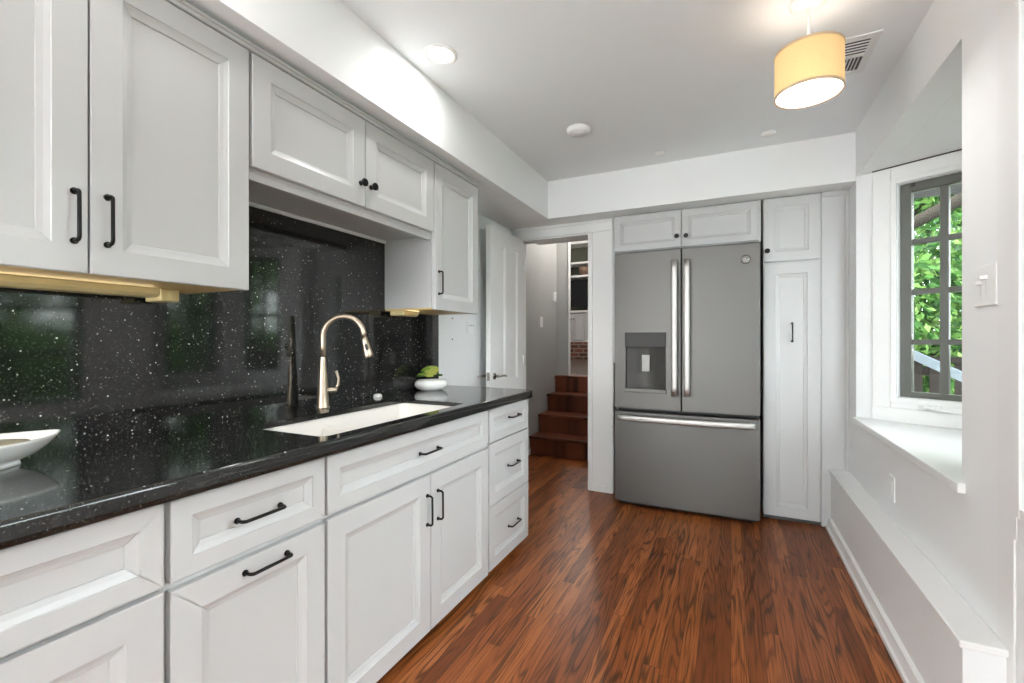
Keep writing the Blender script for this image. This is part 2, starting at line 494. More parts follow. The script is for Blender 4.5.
def window(fr, name, label, s0, s1, z0, z1, cols, rows, casing=True, crank=False, casing_w=0.112, mat_sash='sash_grey', stile=0.048, mun=0.034, zbot=None):
    p, D, Nn, L = fr
    root = thing(name, label, 'window', tuple(p + D*((s0+s1)/2) + Vector((0,0,z0))), kind='structure')
    U = Vector((0,0,1))
    def P(s, z, n): return p + D*s + Nn*n + U*z
    def bar(mb, sa, sb, za, zb, n0, n1): mb.obox(P(sa, za, n0), D*(sb-sa), Nn*(n1-n0), U*(zb-za))
    if casing:
        mb = MB(); cw = casing_w; zb = z0 - 0.06 if zbot is None else zbot
        zt = min(z1 + 0.10, ZBAY - 0.006) if zbot is None else z1 + 0.09
        zi = z0 - 0.035 if zbot is None else z0
        # flat outer boards, then a raised inner bead
        bar(mb, s0-cw, s0-0.028, zb, zt, -0.014, 0); bar(mb, s1+0.028, s1+cw, zb, zt, -0.014, 0)
        bar(mb, s0-0.028, s1+0.028, z1+0.028, zt, -0.014, 0); bar(mb, s0-0.028, s1+0.028, zb, z0-0.028, -0.014, 0)
        bar(mb, s0-0.028, s0-0.002, z0-0.028, z1+0.028, -0.020, 0); bar(mb, s1+0.002, s1+0.028, z0-0.028, z1+0.028, -0.020, 0)
        bar(mb, s0-0.002, s1+0.002, z1+0.002, z1+0.028, -0.020, 0); bar(mb, s0-0.002, s1+0.002, z0-0.028, z0-0.002, -0.020, 0)
        mb.build('casing', 'trim_white', root, 0.003)
        if zbot is None:
            mb = MB(); bar(mb, s0-cw, s1+cw, ZSILL, zb, -0.018, 0)
            mb.build('apron', 'trim_white', root, 0.003)
    mb = MB()
    n0, n1 = 0.030, 0.075
    bar(mb, s0, s0+stile, z0, z1, n0, n1); bar(mb, s1-stile, s1, z0, z1, n0, n1)
    bar(mb, s0+stile, s1-stile, z1-stile, z1, n0, n1); bar(mb, s0+stile, s1-stile, z0, z0+stile*0.62, n0, n1)
    gs0, gs1, gz0, gz1 = s0+stile, s1-stile, z0+stile*0.62, z1-stile
    for i in range(1, cols):
        c = gs0 + (gs1-gs0)*i/cols; bar(mb, c-mun/2, c+mun/2, gz0, gz1, n0+0.004, n1-0.004)
    for j in range(1, rows):
        c = gz0 + (gz1-gz0)*j/rows
        bar(mb, gs0, gs1, c-mun*0.42, c+mun*0.42, n0+0.006, n1-0.006)
    mb.build('sash', mat_sash, root, 0.003)
    mb = MB(); bar(mb, gs0, gs1, gz0, gz1, 0.050, 0.054); mb.build('glass_pane', 'window_glass', root)
    if crank:
        sc = s0 + 0.14
        mb = MB(); bar(mb, sc-0.05, sc+0.04, z0-0.055, z0-0.032, -0.030, -0.012); mb.tube([P(sc-0.01, z0-0.043, -0.03), P(sc-0.01, z0-0.035, -0.045)], 0.012)
        mb.tube([P(sc-0.01, z0-0.037, -0.045), P(sc+0.05, z0-0.048, -0.043), P(sc+0.085, z0-0.052, -0.042)], [0.008, 0.006, 0.007])
        mb.build('crank_handle', 'plate_white', root, 0.002)
        mb = MB(); bar(mb, s0+0.045, s0+0.065, z1-0.02, z1-0.004, 0.015, 0.029); mb.build('latch', 'slot_dark', root, 0.002)
    return root
window(far, 'window_1', 'grey casement window of small panes in the bay, at the refrigerator end', SO0, SO1, SZ0, SZ1, 2, 4, crank=True)
window(near, 'window_2', 'grey casement window hidden behind the switch pier', SO0, SO1, SZ0, SZ1, 2, 4)
window(front, 'window_3', 'grey bay window facing the sink, seen mirrored in the backsplash', 0.06, 0.516, SZ0, SZ1, 2, 4, casing=False)
rw = (Vector((XR, 0, 0)), Vector((0, 1, 0)), Vector((1, 0, 0)), 1)
window(rw, 'window_4', 'grey paned window beside the camera, mirrored in the backsplash', WY0, WY1, WZ0, WZ1, 2, 4, zbot=0.67, casing_w=0.055)
fw = (Vector((-1.35, YN, 0)), Vector((1, 0, 0)), Vector((0, -1, 0)), 1.7)
window(fw, 'window_fill', 'wide grey paned window added behind the camera for fill daylight', 0.0, 1.7, 0.3, 2.1, 4, 4, zbot=0.2, casing_w=0.09)  # unseen window added to let fill daylight in from behind
# dark strip painting the shaded crack over the far window casing
p, D, Nn, L = far
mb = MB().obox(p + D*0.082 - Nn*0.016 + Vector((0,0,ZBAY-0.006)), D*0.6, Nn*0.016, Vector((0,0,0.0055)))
struct('crack_shade', mb, 'slot_dark', 'thin dark strip painted as the shaded crack above the far bay window casing', 'shaded crack')
# pier trims next to the bay
mb = MB(); mb.box((XR-0.006, 1.60, 0), (XR, 1.68, ZC-0.002))
struct('trim_3', mb, 'trim_white', 'flat white board on the pier beside the dimmer switch', 'trim', 0.003)

# bench ledge below the bay
mb = MB(); mb.box((0.562, 1.632, 0), (XR, YC+0.02, 0.345))
struct('wall_ledge', mb, 'wall_white', 'low white boxed ledge wall under the bay window', 'wall')
mb = MB(); mb.box((0.552, 1.622, 0.345), (XR, YC+0.02, 0.366))
struct('trim_4', mb, 'trim_white', 'white cap board on top of the low ledge', 'ledge cap', 0.004)
mb = MB()
mb.extrude_profile([(0,0), (-0.030,0), (-0.030,0.018), (-0.022,0.024), (-0.016,0.05), (-0.014,0.062), (0,0.070)], (0.562,1.632,0), (0.562,YC-0.0,0), (1,0,0), (0,0,1))
struct('baseboard_right', mb, 'trim_white', 'white baseboard along the foot of the low ledge', 'baseboard')
mb = MB()
mb.box((DX1+0.03, YB-0.014, 0), (-0.812, YB, 0.05))
struct('baseboard_back', mb, 'trim_white', 'short white baseboard between doorway and refrigerator', 'baseboard', 0.003)

# door casing of the doorway
mb = MB()
for x0, x1, t in ((DX1, DX1+0.028, 0.012), (DX1+0.028, DX1+0.185, 0.008)):
    mb.box((x0, YB-t, 0.05 if t < 0.01 else 0), (x1, YB, DZ+0.0))
mb.box((DX0-0.04, YB-0.018, DZ), (DX1+0.185, YB, DZ+0.07))
mb.box((DX0-0.04, YB-0.012, 0), (DX0, YB, DZ))
mb.box((DX0, YB-0.002, 0), (DX0+0.012, YB+0.12, DZ)); mb.box((DX1-0.012, YB-0.002, 0), (DX1, YB+0.12, DZ)); mb.box((DX0, YB-0.002, DZ-0.012), (DX1, YB+0.12, DZ))
mb.box((DX0-0.04, YB-0.026, DZ+0.07), (DX1+0.185, YB, ZS))
struct('trim_5', mb, 'trim_white', 'white casing around the doorway to the steps', 'door casing', 0.003)

# ------------------------------------------------------------------ framed fronts and hardware
def framed_front(O, U, Nn, w, h, t=0.02, stile=0.062, bev=0.022, dep=0.012, gap=0.0007):
    """mitred frame with a bevelled recessed panel; O is the lower corner on the carcass face"""
    mb = MB(); O, U, Nn = Vector(O), Vector(U), Vector(Nn); V = Vector((0,0,1))
    def P(u, v, n): return O + U*u + V*v + Nn*n
    prof = [(0,0.0), (0,t-0.002), (0.002,t), (stile,t), (stile+0.002,t-0.003), (stile+bev*0.55,t-dep*0.62), (stile+bev,t-dep*0.85), (stile+bev+0.0015,t-dep-0.0015)]
    for side in range(4):
        rows = []
        for d, n in prof:
            g = gap if d > 0 else gap
            if side == 0: a, b = P(d+g, d, n), P(w-d-g, d, n)
            elif side == 1: a, b = P(w-d, d+g, n), P(w-d, h-d-g, n)
            elif side == 2: a, b = P(w-d-g, h-d, n), P(d+g, h-d, n)
            else: a, b = P(d, h-d-g, n), P(d, d+g, n)
            rows.append((mb.bm.verts.new(a), mb.bm.verts.new(b)))
        for (a0, b0), (a1, b1) in zip(rows, rows[1:]):
            mb.bm.faces.new([a0, b0, b1, a1])
    d = stile + bev + 0.001
    mb.obox(P(0.001, 0.001, 0), U*(w-0.002), V*(h-0.002), Nn*(t-dep-0.0015))
    return mb

def bow_pull(c, along, out, length=0.115, r=0.0042, stand=0.026):
    c, A, Nn = Vector(c), Vector(along).normalized(), Vector(out)
    mb = MB(); hl = length/2; q = 0.010
    pts = [c - A*hl, c - A*hl + Nn*(stand-q)]
    for k in range(1, 5):
        a = PI/2*k/4; pts.append(c - A*(hl - q*(1-math.cos(a))) + Nn*(stand - q + q*math.sin(a)))
    for k in range(3, -1, -1):
        a = PI/2*k/4; pts.append(c + A*(hl - q*(1-math.cos(a))) + Nn*(stand - q + q*math.sin(a)))
    pts += [c + A*hl]
    mb.tube(pts, r, 10)
    for s in (-1, 1):
        mb.tube([c + A*hl*s, c + A*hl*s + Nn*0.004], 0.0075, 12)
    return mb
def knob_mb(c, out):
    c, Nn = Vector(c), Vector(out)
    return MB().tube([c, c+Nn*0.004, c+Nn*0.006, c+Nn*0.016, c+Nn*0.020, c+Nn*0.027, c+Nn*0.030], [0.010, 0.010, 0.006, 0.006, 0.015, 0.016, 0.011], 18)

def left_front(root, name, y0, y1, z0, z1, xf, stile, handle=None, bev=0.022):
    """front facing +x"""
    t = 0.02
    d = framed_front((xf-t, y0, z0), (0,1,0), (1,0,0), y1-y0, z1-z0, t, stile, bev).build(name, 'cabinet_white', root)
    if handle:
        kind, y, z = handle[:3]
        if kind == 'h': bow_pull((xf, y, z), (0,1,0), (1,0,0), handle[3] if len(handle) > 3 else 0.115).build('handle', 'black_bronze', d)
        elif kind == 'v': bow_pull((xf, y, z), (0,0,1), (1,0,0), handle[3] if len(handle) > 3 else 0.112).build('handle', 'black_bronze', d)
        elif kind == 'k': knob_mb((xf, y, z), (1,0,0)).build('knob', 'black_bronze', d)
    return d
def back_front(root, name, x0, x1, z0, z1, yf, stile, handle=None, bev=0.022):
    """front facing -y"""
    t = 0.02
    d = framed_front((x0, yf+t, z0), (1,0,0), (0,-1,0), x1-x0, z1-z0, t, stile, bev).build(name, 'cabinet_white', root)
    if handle:
        kind, x, z = handle[:3]
        if kind == 'v': bow_pull((x, yf, z), (0,0,1), (0,-1,0), 0.115).build('handle', 'black_bronze', d)
        else: knob_mb((x, yf, z), (0,-1,0)).build('knob', 'black_bronze', d)
    return d

# ------------------------------------------------------------------ base cabinets
G_BASE = 'white base cabinets under the black counter'
ZT = 0.8655
def base_carcass(root, y0, y1, end=False):
    mb = MB(); xf = XB-0.0215; th = 0.018
    mb.box((XW+0.002, y0, 0.035), (xf, y0+th, ZT)); mb.box((XW+0.002, y1-th, 0.035), (xf, y1, ZT))
    mb.box((XW+0.002, y0+th, 0.035), (xf, y1-th, 0.053)); mb.box((XW+0.002, y0+th, 0.053), (XW+0.012, y1-th, ZT))
    # face frame
    mb.box((xf-0.018, y0+th, 0.053), (xf, y0+0.03, ZT)); mb.box((xf-0.018, y1-0.03, 0.053), (xf, y1-th, ZT))
    mb.box((xf-0.018, y0+0.03, 0.80), (xf, y1-0.03, ZT)); mb.box((xf-0.018, y0+0.03, 0.63), (xf, y1-0.03, 0.665))
    mb.build('carcass', 'cabinet_white', root)
    mb = MB().box((XW+0.05, y0+0.002, 0), (xf-0.055, y1-(0.002 if not end else 0.0), 0.034)); mb.build('toe_kick', 'cabinet_white', root)
def base_root(label, y0, y1): return thing('base_cabinet', label, 'cabinet', (XB-0.3, (y0+y1)/2, 0), G_BASE)

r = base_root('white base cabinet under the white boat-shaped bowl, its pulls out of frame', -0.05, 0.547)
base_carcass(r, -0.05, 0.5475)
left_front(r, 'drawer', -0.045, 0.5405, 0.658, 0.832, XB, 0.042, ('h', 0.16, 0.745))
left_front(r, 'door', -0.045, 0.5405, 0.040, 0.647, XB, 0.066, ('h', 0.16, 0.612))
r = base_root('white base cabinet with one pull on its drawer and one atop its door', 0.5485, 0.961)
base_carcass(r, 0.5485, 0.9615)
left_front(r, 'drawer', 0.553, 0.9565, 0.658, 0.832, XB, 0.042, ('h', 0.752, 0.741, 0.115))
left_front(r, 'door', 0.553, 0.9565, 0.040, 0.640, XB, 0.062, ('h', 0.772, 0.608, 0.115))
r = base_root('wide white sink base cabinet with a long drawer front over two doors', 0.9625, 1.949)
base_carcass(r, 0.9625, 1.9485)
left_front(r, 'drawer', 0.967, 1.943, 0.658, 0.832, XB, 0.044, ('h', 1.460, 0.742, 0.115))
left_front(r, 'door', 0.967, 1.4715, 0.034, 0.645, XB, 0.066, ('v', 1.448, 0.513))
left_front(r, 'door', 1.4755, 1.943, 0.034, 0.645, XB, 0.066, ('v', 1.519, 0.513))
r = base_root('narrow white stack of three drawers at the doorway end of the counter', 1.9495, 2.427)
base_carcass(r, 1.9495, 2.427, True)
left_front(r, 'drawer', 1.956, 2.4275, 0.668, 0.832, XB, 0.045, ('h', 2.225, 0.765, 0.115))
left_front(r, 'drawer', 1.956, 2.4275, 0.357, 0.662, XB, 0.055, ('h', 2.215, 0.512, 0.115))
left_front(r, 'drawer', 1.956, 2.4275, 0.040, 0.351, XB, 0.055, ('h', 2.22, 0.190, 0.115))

# ------------------------------------------------------------------ countertop, backsplash, sink
CX0, CX1, CY0, CY1 = XW+0.002, -1.028, -0.058, 2.452
HX0, HX1, HY0, HY1 = -1.440, -1.085, 0.972, 1.775
def counter():
    mb = MB(); bm = mb.bm; z = 0.885; zu = 0.867
    rc, rn = 0.05, 0.009
    def path(ins):
        """front and end outline at an inset, rounded at the free corner"""
        q = [(CX1 - ins, CY0)]
        q += [(CX1 - rc + (rc-ins)*math.cos(a), CY1 - rc + (rc-ins)*math.sin(a)) for a in [PI/2*k/8 for k in range(9)]]
        return q + [(CX0, CY1 - ins)]
    hr = 0.03
    def arc(cx, cy, a0): return [(cx + hr*math.cos(a0 + PI/2*k/4), cy + hr*math.sin(a0 + PI/2*k/4)) for k in range(5)]
    hole = arc(HX1-hr, HY1-hr, 0) + arc(HX0+hr, HY1-hr, PI/2) + arc(HX0+hr, HY0+hr, PI) + arc(HX1-hr, HY0+hr, 1.5*PI)
    def flat(ins, zz, hol):
        po = path(ins)
        vo = [bm.verts.new((x, y, zz)) for x, y in po]; back = [bm.verts.new((CX0, CY0, zz))]
        vh = [bm.verts.new((x, y, zz)) for x, y in hol]
        lp = vo + back
        edges = [bm.edges.new((a[i], a[(i+1) % len(a)])) for a in (lp, vh) for i in range(len(a))]
        bmesh.ops.triangle_fill(bm, use_beauty=True, use_dissolve=False, edges=edges)
        return vo, vh
    top, h0 = flat(rn, z, hole)
    hc = [(x, y) for x, y in hole]
    prof = [(rn*(1-math.sin(PI/2*k/5)), z - rn*(1-math.cos(PI/2*k/5))) for k in range(1, 6)]
    prof += [(0.0, 0.848)] + [(0.008*(1-math.cos(PI/2*k/3)), 0.848 - 0.008*math.sin(PI/2*k/3)) for k in range(1, 4)] + [(0.038, 0.840)]
    prev = top
    for ins, zz in prof:
        ring = [bm.verts.new((x, y, zz)) for x, y in path(ins)]
        for i in range(len(ring)-1):
            f = bm.faces.new([prev[i], prev[i+1], ring[i+1], ring[i]]); f.smooth = True
        prev = ring
    low, h1 = flat(0.038, zu, hole)
    for i in range(len(prev)-1): bm.faces.new([prev[i], prev[i+1], low[i+1], low[i]])
    for i in range(len(h0)): bm.faces.new([h0[i], h1[i], h1[(i+1) % len(h1)], h0[(i+1) % len(h0)]])
    o = mb.build('countertop', 'black_granite', None)
    return tag(o, 'long polished black speckled granite counter slab with a sink cutout', 'countertop')
counter()
tag(MB().box((XW+0.002, -0.05, 0.8855), (XSPL, 2.372, 1.82)).build('backsplash', 'black_granite', None), 'tall black speckled granite backsplash behind the faucet', 'backsplash')

def sink():
    root = thing('kitchen_sink', 'off-white undermount double sink sunk in the black counter', 'sink', ((HX0+HX1)/2, (HY0+HY1)/2, 0.64))
    def loop(ix, z, r):
        x0, x1, y0, y1 = HX0-0.006+ix, HX1+0.006-ix, HY0-0.006+ix, HY1+0.006-ix
        out = []
        for cx, cy, a0 in ((x1-r, y1-r, 0), (x0+r, y1-r, PI/2), (x0+r, y0+r, PI), (x1-r, y0+r, 1.5*PI)):
            out += [Vector((cx + r*math.cos(a0+PI/2*k/5), cy + r*math.sin(a0+PI/2*k/5), z)) for k in range(6)]
        return out
    mb = MB(); bm = mb.bm
    loops = [loop(-0.02, 0.8660, 0.05), loop(0.0, 0.8660, 0.04), loop(0.003, 0.861, 0.04), loop(0.012, 0.70, 0.05), loop(0.022, 0.668, 0.055), loop(0.05, 0.652, 0.05)]
    rings = [[bm.verts.new(p) for p in l] for l in loops]
    for a, b in zip(rings, rings[1:]):
        for i in range(len(a)):
            j = (i+1) % len(a); f = bm.faces.new([a[i], a[j], b[j], b[i]]); f.smooth = True
    bm.faces.new(rings[-1])
    o = mb.build('basin', 'sink_white', root, recalc=False)
    md = o.modifiers.new('wall', 'SOLIDIFY'); md.thickness = 0.006; md.offset = -1
    # low divider
    yd = 1.30
    mb = MB().extrude_profile([(-0.03, 0), (-0.016, 0.165), (-0.010, 0.180), (0.010, 0.180), (0.016, 0.165), (0.03, 0)], (HX0+0.004, yd, 0.655), (HX1-0.004, yd, 0.655), (0,1,0), (0,0,1))
    mb.build('divider', 'sink_white', root, 0.006, 3)
    for yy in (1.14, 1.56):
        MB().lathe((-1.27, yy, 0.6535), [(0, 0.001), (0.034, 0.001), (0.042, 0.004), (0.045, 0.0)], 24).build('drain', 'steel', root)
sink()
tag(MB().lathe((-1.606, 1.78, 0.8855), [(0, 0.016), (0.012, 0.016), (0.019, 0.012), (0.022, 0.003), (0.022, 0.0)], 20).build('sink_hole_cover', 'porcelain', None), 'small round white cap on the counter behind the sink', 'cap')

def faucet():
    bx, by, z0 = -1.555, 1.392, 0.8855
    root = thing('faucet', 'champagne bronze gooseneck faucet behind the sink', 'faucet', (bx, by, z0))
    dirv = Vector((0.80, 0.60, 0)).normalized(); B = Vector((bx, by, 0))
    mb = MB().lathe((bx, by, z0), [(0, 0), (0.027, 0), (0.027, 0.004), (0.0235, 0.010), (0.022, 0.05), (0.0205, 0.09), (0.017, 0.15), (0.0135, 0.20), (0.0125, 0.215)], 24)
    mb.build('base', 'champagne', root)
    R = 0.083; zc = 1.190
    pts = [B + Vector((0,0,1.095)), B + Vector((0,0,1.15))]
    for k in range(0, 13):
        a = PI - (PI + 0.10) * k / 12
        pts.append(B + dirv*(R + R*math.cos(a)) + Vector((0,0,zc + R*math.sin(a))))
    mb = MB().tube(pts, 0.0118, 16)
    mb.build('spout', 'champagne', root)
    e = pts[-1]; t = (pts[-1] - pts[-2]).normalized(); t = (t + dirv*0.22).normalized()
    spray = MB().tube([e - t*0.004, e + t*0.012, e + t*0.03, e + t*0.075, e + t*0.085, e + t*0.088], [0.0125, 0.0145, 0.0165, 0.0215, 0.0215, 0.018], 20).build('spray_head', 'champagne', root)
    side = Vector((0.62, -0.62, 0.1)).normalized(); side = (side - t*side.dot(t)).normalized()
    c = e + t*0.042
    MB().tube([c + side*0.012 - t*0.013, c + side*0.019 - t*0.010, c + side*0.0195, c + side*0.020 + t*0.010, c + side*0.014 + t*0.013], [0.003, 0.0065, 0.0075, 0.0065, 0.003], 10).build('button', 'slot_dark', spray)
    hdir = Vector((0.62, 0.79, 0)).normalized(); hb = B + Vector((0,0,0.958))
    lev = MB().tube([hb + hdir*0.010, hb + hdir*0.022, hb + hdir*0.05, hb + hdir*0.056], [0.0135, 0.0135, 0.0125, 0.009], 16)
    lp = [hb + hdir*0.048, hb + hdir*0.060 + Vector((0,0,0.022)), hb + hdir*0.062 + Vector((0,0,0.05)), hb + hdir*0.052 + Vector((0,0,0.082))]
    lev.tube(lp, [0.008, 0.0058, 0.0050, 0.0062], 12)
    lev.build('lever', 'champagne', root)
faucet()

# ------------------------------------------------------------------ upper cabinets
G_UP = 'white wall cabinets above the backsplash'
def upper_box(root, y0, y1, z0, z1, bottom='cabinet_white'):
    mb = MB().box((XW+0.002, y0, z0+0.012), (XU-0.0215, y1, z1)); mb.build('carcass', 'cabinet_white', root)
    mb = MB().box((XSPL+0.002 if z0 < 1.8 else XW+0.002, y0+0.002, z0), (XU-0.022, y1-0.002, z0+0.0115)); mb.build('bottom_panel', bottom, root)
def crown(root, y0, y1):
    mb = MB().extrude_profile([(-0.03, 0), (0.006, 0), (0.009, 0.003), (0.009, 0.007), (0.006, 0.009), (0.006, 0.011), (0.013, 0.014), (0.013, 0.020), (-0.03, 0.020)], (XU-0.005, y0, 2.062), (XU-0.005, y1, 2.062), (1,0,0), (0,0,1))
    mb.build('crown_moulding', 'cabinet_white', root)
def upper_root(label, y): return thing('wall_cabinet', label, 'wall cabinet', (XU-0.15, y, 1.33), G_UP)

r = upper_root('large white two-door wall cabinet above the boat-shaped bowl', 0.52)
mb = MB()
mb.box((XW+0.002, 0.13, 1.335), (XU-0.0215, 0.9115, ZS-0.0005)); mb.build('carcass', 'cabinet_white', r)
MB().box((XSPL+0.002, 0.132, 1.326), (XU-0.023, 0.9095, 1.3345)).build('bottom_panel', 'pale_wood', r)
left_front(r, 'door', 0.135, 0.5225, 1.324, 2.058, XU, 0.062, ('v', 0.497, 1.450))
left_front(r, 'door', 0.5265, 0.9105, 1.324, 2.058, XU, 0.062, ('v', 0.558, 1.452))
crown(r, 0.13, 0.9115)
r = upper_root('short white two-door wall cabinet with black knobs over the sink', 1.40)
mb = MB(); mb.box((XW+0.002, 0.9125, 1.695), (XU-0.0215, 1.8785, ZS-0.0005)); mb.build('carcass', 'cabinet_white', r)
MB().box((XU-0.045, 0.9135, 1.672), (XU-0.0225, 1.8775, 1.7045)).build('light_rail', 'cabinet_white', r, 0.003)
MB().box((XSPL+0.001, 0.9135, 1.680), (XSPL+0.012, 1.8775, 1.6945)).build('rear_cleat', 'trim_white', r, 0.002)
left_front(r, 'door', 0.921, 1.4015, 1.708, 2.058, XU, 0.062, ('k', 1.376, 1.797))
left_front(r, 'door', 1.4055, 1.873, 1.708, 2.058, XU, 0.062, ('k', 1.434, 1.797))
crown(r, 0.9125, 1.8785)
r = upper_root('narrow white one-door wall cabinet nearest the open door', 2.1)
mb = MB(); mb.box((XW+0.002, 1.8795, 1.335), (XU-0.0215, 2.312, ZS-0.0005)); mb.build('carcass', 'cabinet_white', r)
MB().box((XSPL+0.002, 1.8815, 1.326), (XU-0.023, 2.310, 1.3345)).build('bottom_panel', 'pale_wood', r)
left_front(r, 'door', 1.886, 2.312, 1.324, 2.058, XU, 0.062, ('v', 1.915, 1.462))
crown(r, 1.8795, 2.316)

def strip_light(y0, y1, label, power, near=False):
    root = thing('under_cabinet_light', label, 'under-cabinet light', (-1.575, (y0+y1)/2, 1.3255), 'strip lights under the wall cabinets')
    MB().extrude_profile([(-0.04, 0), (-0.04, -0.018), (-0.03, -0.026), (0.028, -0.026), (0.04, -0.016), (0.04, 0)], (-1.575, y0+(0.04 if near else 0), 1.3255), (-1.575, y1-(0 if near else 0.04), 1.3255), (1,0,0), (0,0,1)).build('housing', 'cream_plastic', root)
    ye = y0+0.03 if near else y1
    cap = MB().box((-1.618, ye-0.04, 1.288 if not near else 1.300), (-1.532, ye+0.012, 1.3255)).build('end_cap', 'cream_plastic', root, 0.004)
    MB().tube([(-1.5321, ye-0.014, 1.310), (-1.529, ye-0.014, 1.310)], 0.009, 14).build('switch', 'cream_plastic', cap)
    ld = bpy.data.lights.new('strip_lamp', 'AREA'); ld.shape = 'RECTANGLE'; ld.size = 0.02; ld.size_y = (y1-y0)*0.8
    ld.energy = power; ld.color = (1.0, 0.82, 0.5)
    lo = bpy.data.objects.new('strip_lamp', ld); COL.objects.link(lo); lo.parent = root
    lo.location = (0.052, 0, -0.006); lo.rotation_euler = (0, math.radians(-80), 0)
strip_light(0.17, 0.812, 'long cream under-cabinet strip light above the boat-shaped bowl', 0.06)
strip_light(1.895, 2.02, 'short cream under-cabinet light beneath the cabinet nearest the open door', 0.03, True)

# ------------------------------------------------------------------ refrigerator wall
FX0, FX1, FY, FZB, FZS, FZT = -0.748, 0.166, 3.25, 0.036, 0.682, 1.787
FXM = -0.299
def bulge(x):
    return 0.012 * (1 - ((x - (FX0+FX1)/2) / ((FX1-FX0)/2))**2)
def curved_door(x0, x1, z0, z1, hole=None):
    mb = MB(); bm = mb.bm
    xs = [x0 + (x1-x0)*k/14 for k in range(15)]; zs = [z0, z1]
    if hole:
        xs = sorted(set([x for x in xs if all(abs(x-q) > 0.004 for q in hole[:2])] + list(hole[:2]))); zs = sorted([z0, hole[2], hole[3], z1])
    yf = lambda x: FY - bulge(x)
    yb = FY + 0.085
    V = {}
    for i, x in enumerate(xs):
        for j, z in enumerate(zs): V[i, j] = bm.verts.new((x, yf(x), z))
    for i in range(len(xs)-1):
        for j in range(len(zs)-1):
            if hole and hole[0]-1e-6 <= xs[i] and xs[i+1] <= hole[1]+1e-6 and hole[2]-1e-6 <= zs[j] and zs[j+1] <= hole[3]+1e-6: continue
            bm.faces.new([V[i,j], V[i+1,j], V[i+1,j+1], V[i,j+1]])
    nb = {}
    border = [(i, 0) for i in range(len(xs))] + [(len(xs)-1, j) for j in range(1, len(zs))] + [(i, len(zs)-1) for i in range(len(xs)-2, -1, -1)] + [(0, j) for j in range(len(zs)-2, 0, -1)]
    for k in border: nb[k] = bm.verts.new((xs[k[0]], yb, zs[k[1]]))
    for a, b in zip(border, border[1:] + border[:1]): bm.faces.new([V[b], V[a], nb[a], nb[b]])
    bm.faces.new([nb[k] for k in border][::-1])
    if hole:
        i0 = xs.index(hole[0]); i1 = xs.index(hole[1]); hb = [(i, 1) for i in range(i0, i1+1)] + [(i, 2) for i in range(i1, i0-1, -1)]
        dp = {k: bm.verts.new((xs[k[0]], FY+0.066, zs[k[1]])) for k in hb}
        for a, b in zip(hb, hb[1:] + hb[:1]): bm.faces.new([V[a], V[b], dp[b], dp[a]])
        bm.faces.new([dp[k] for k in hb])
    return mb
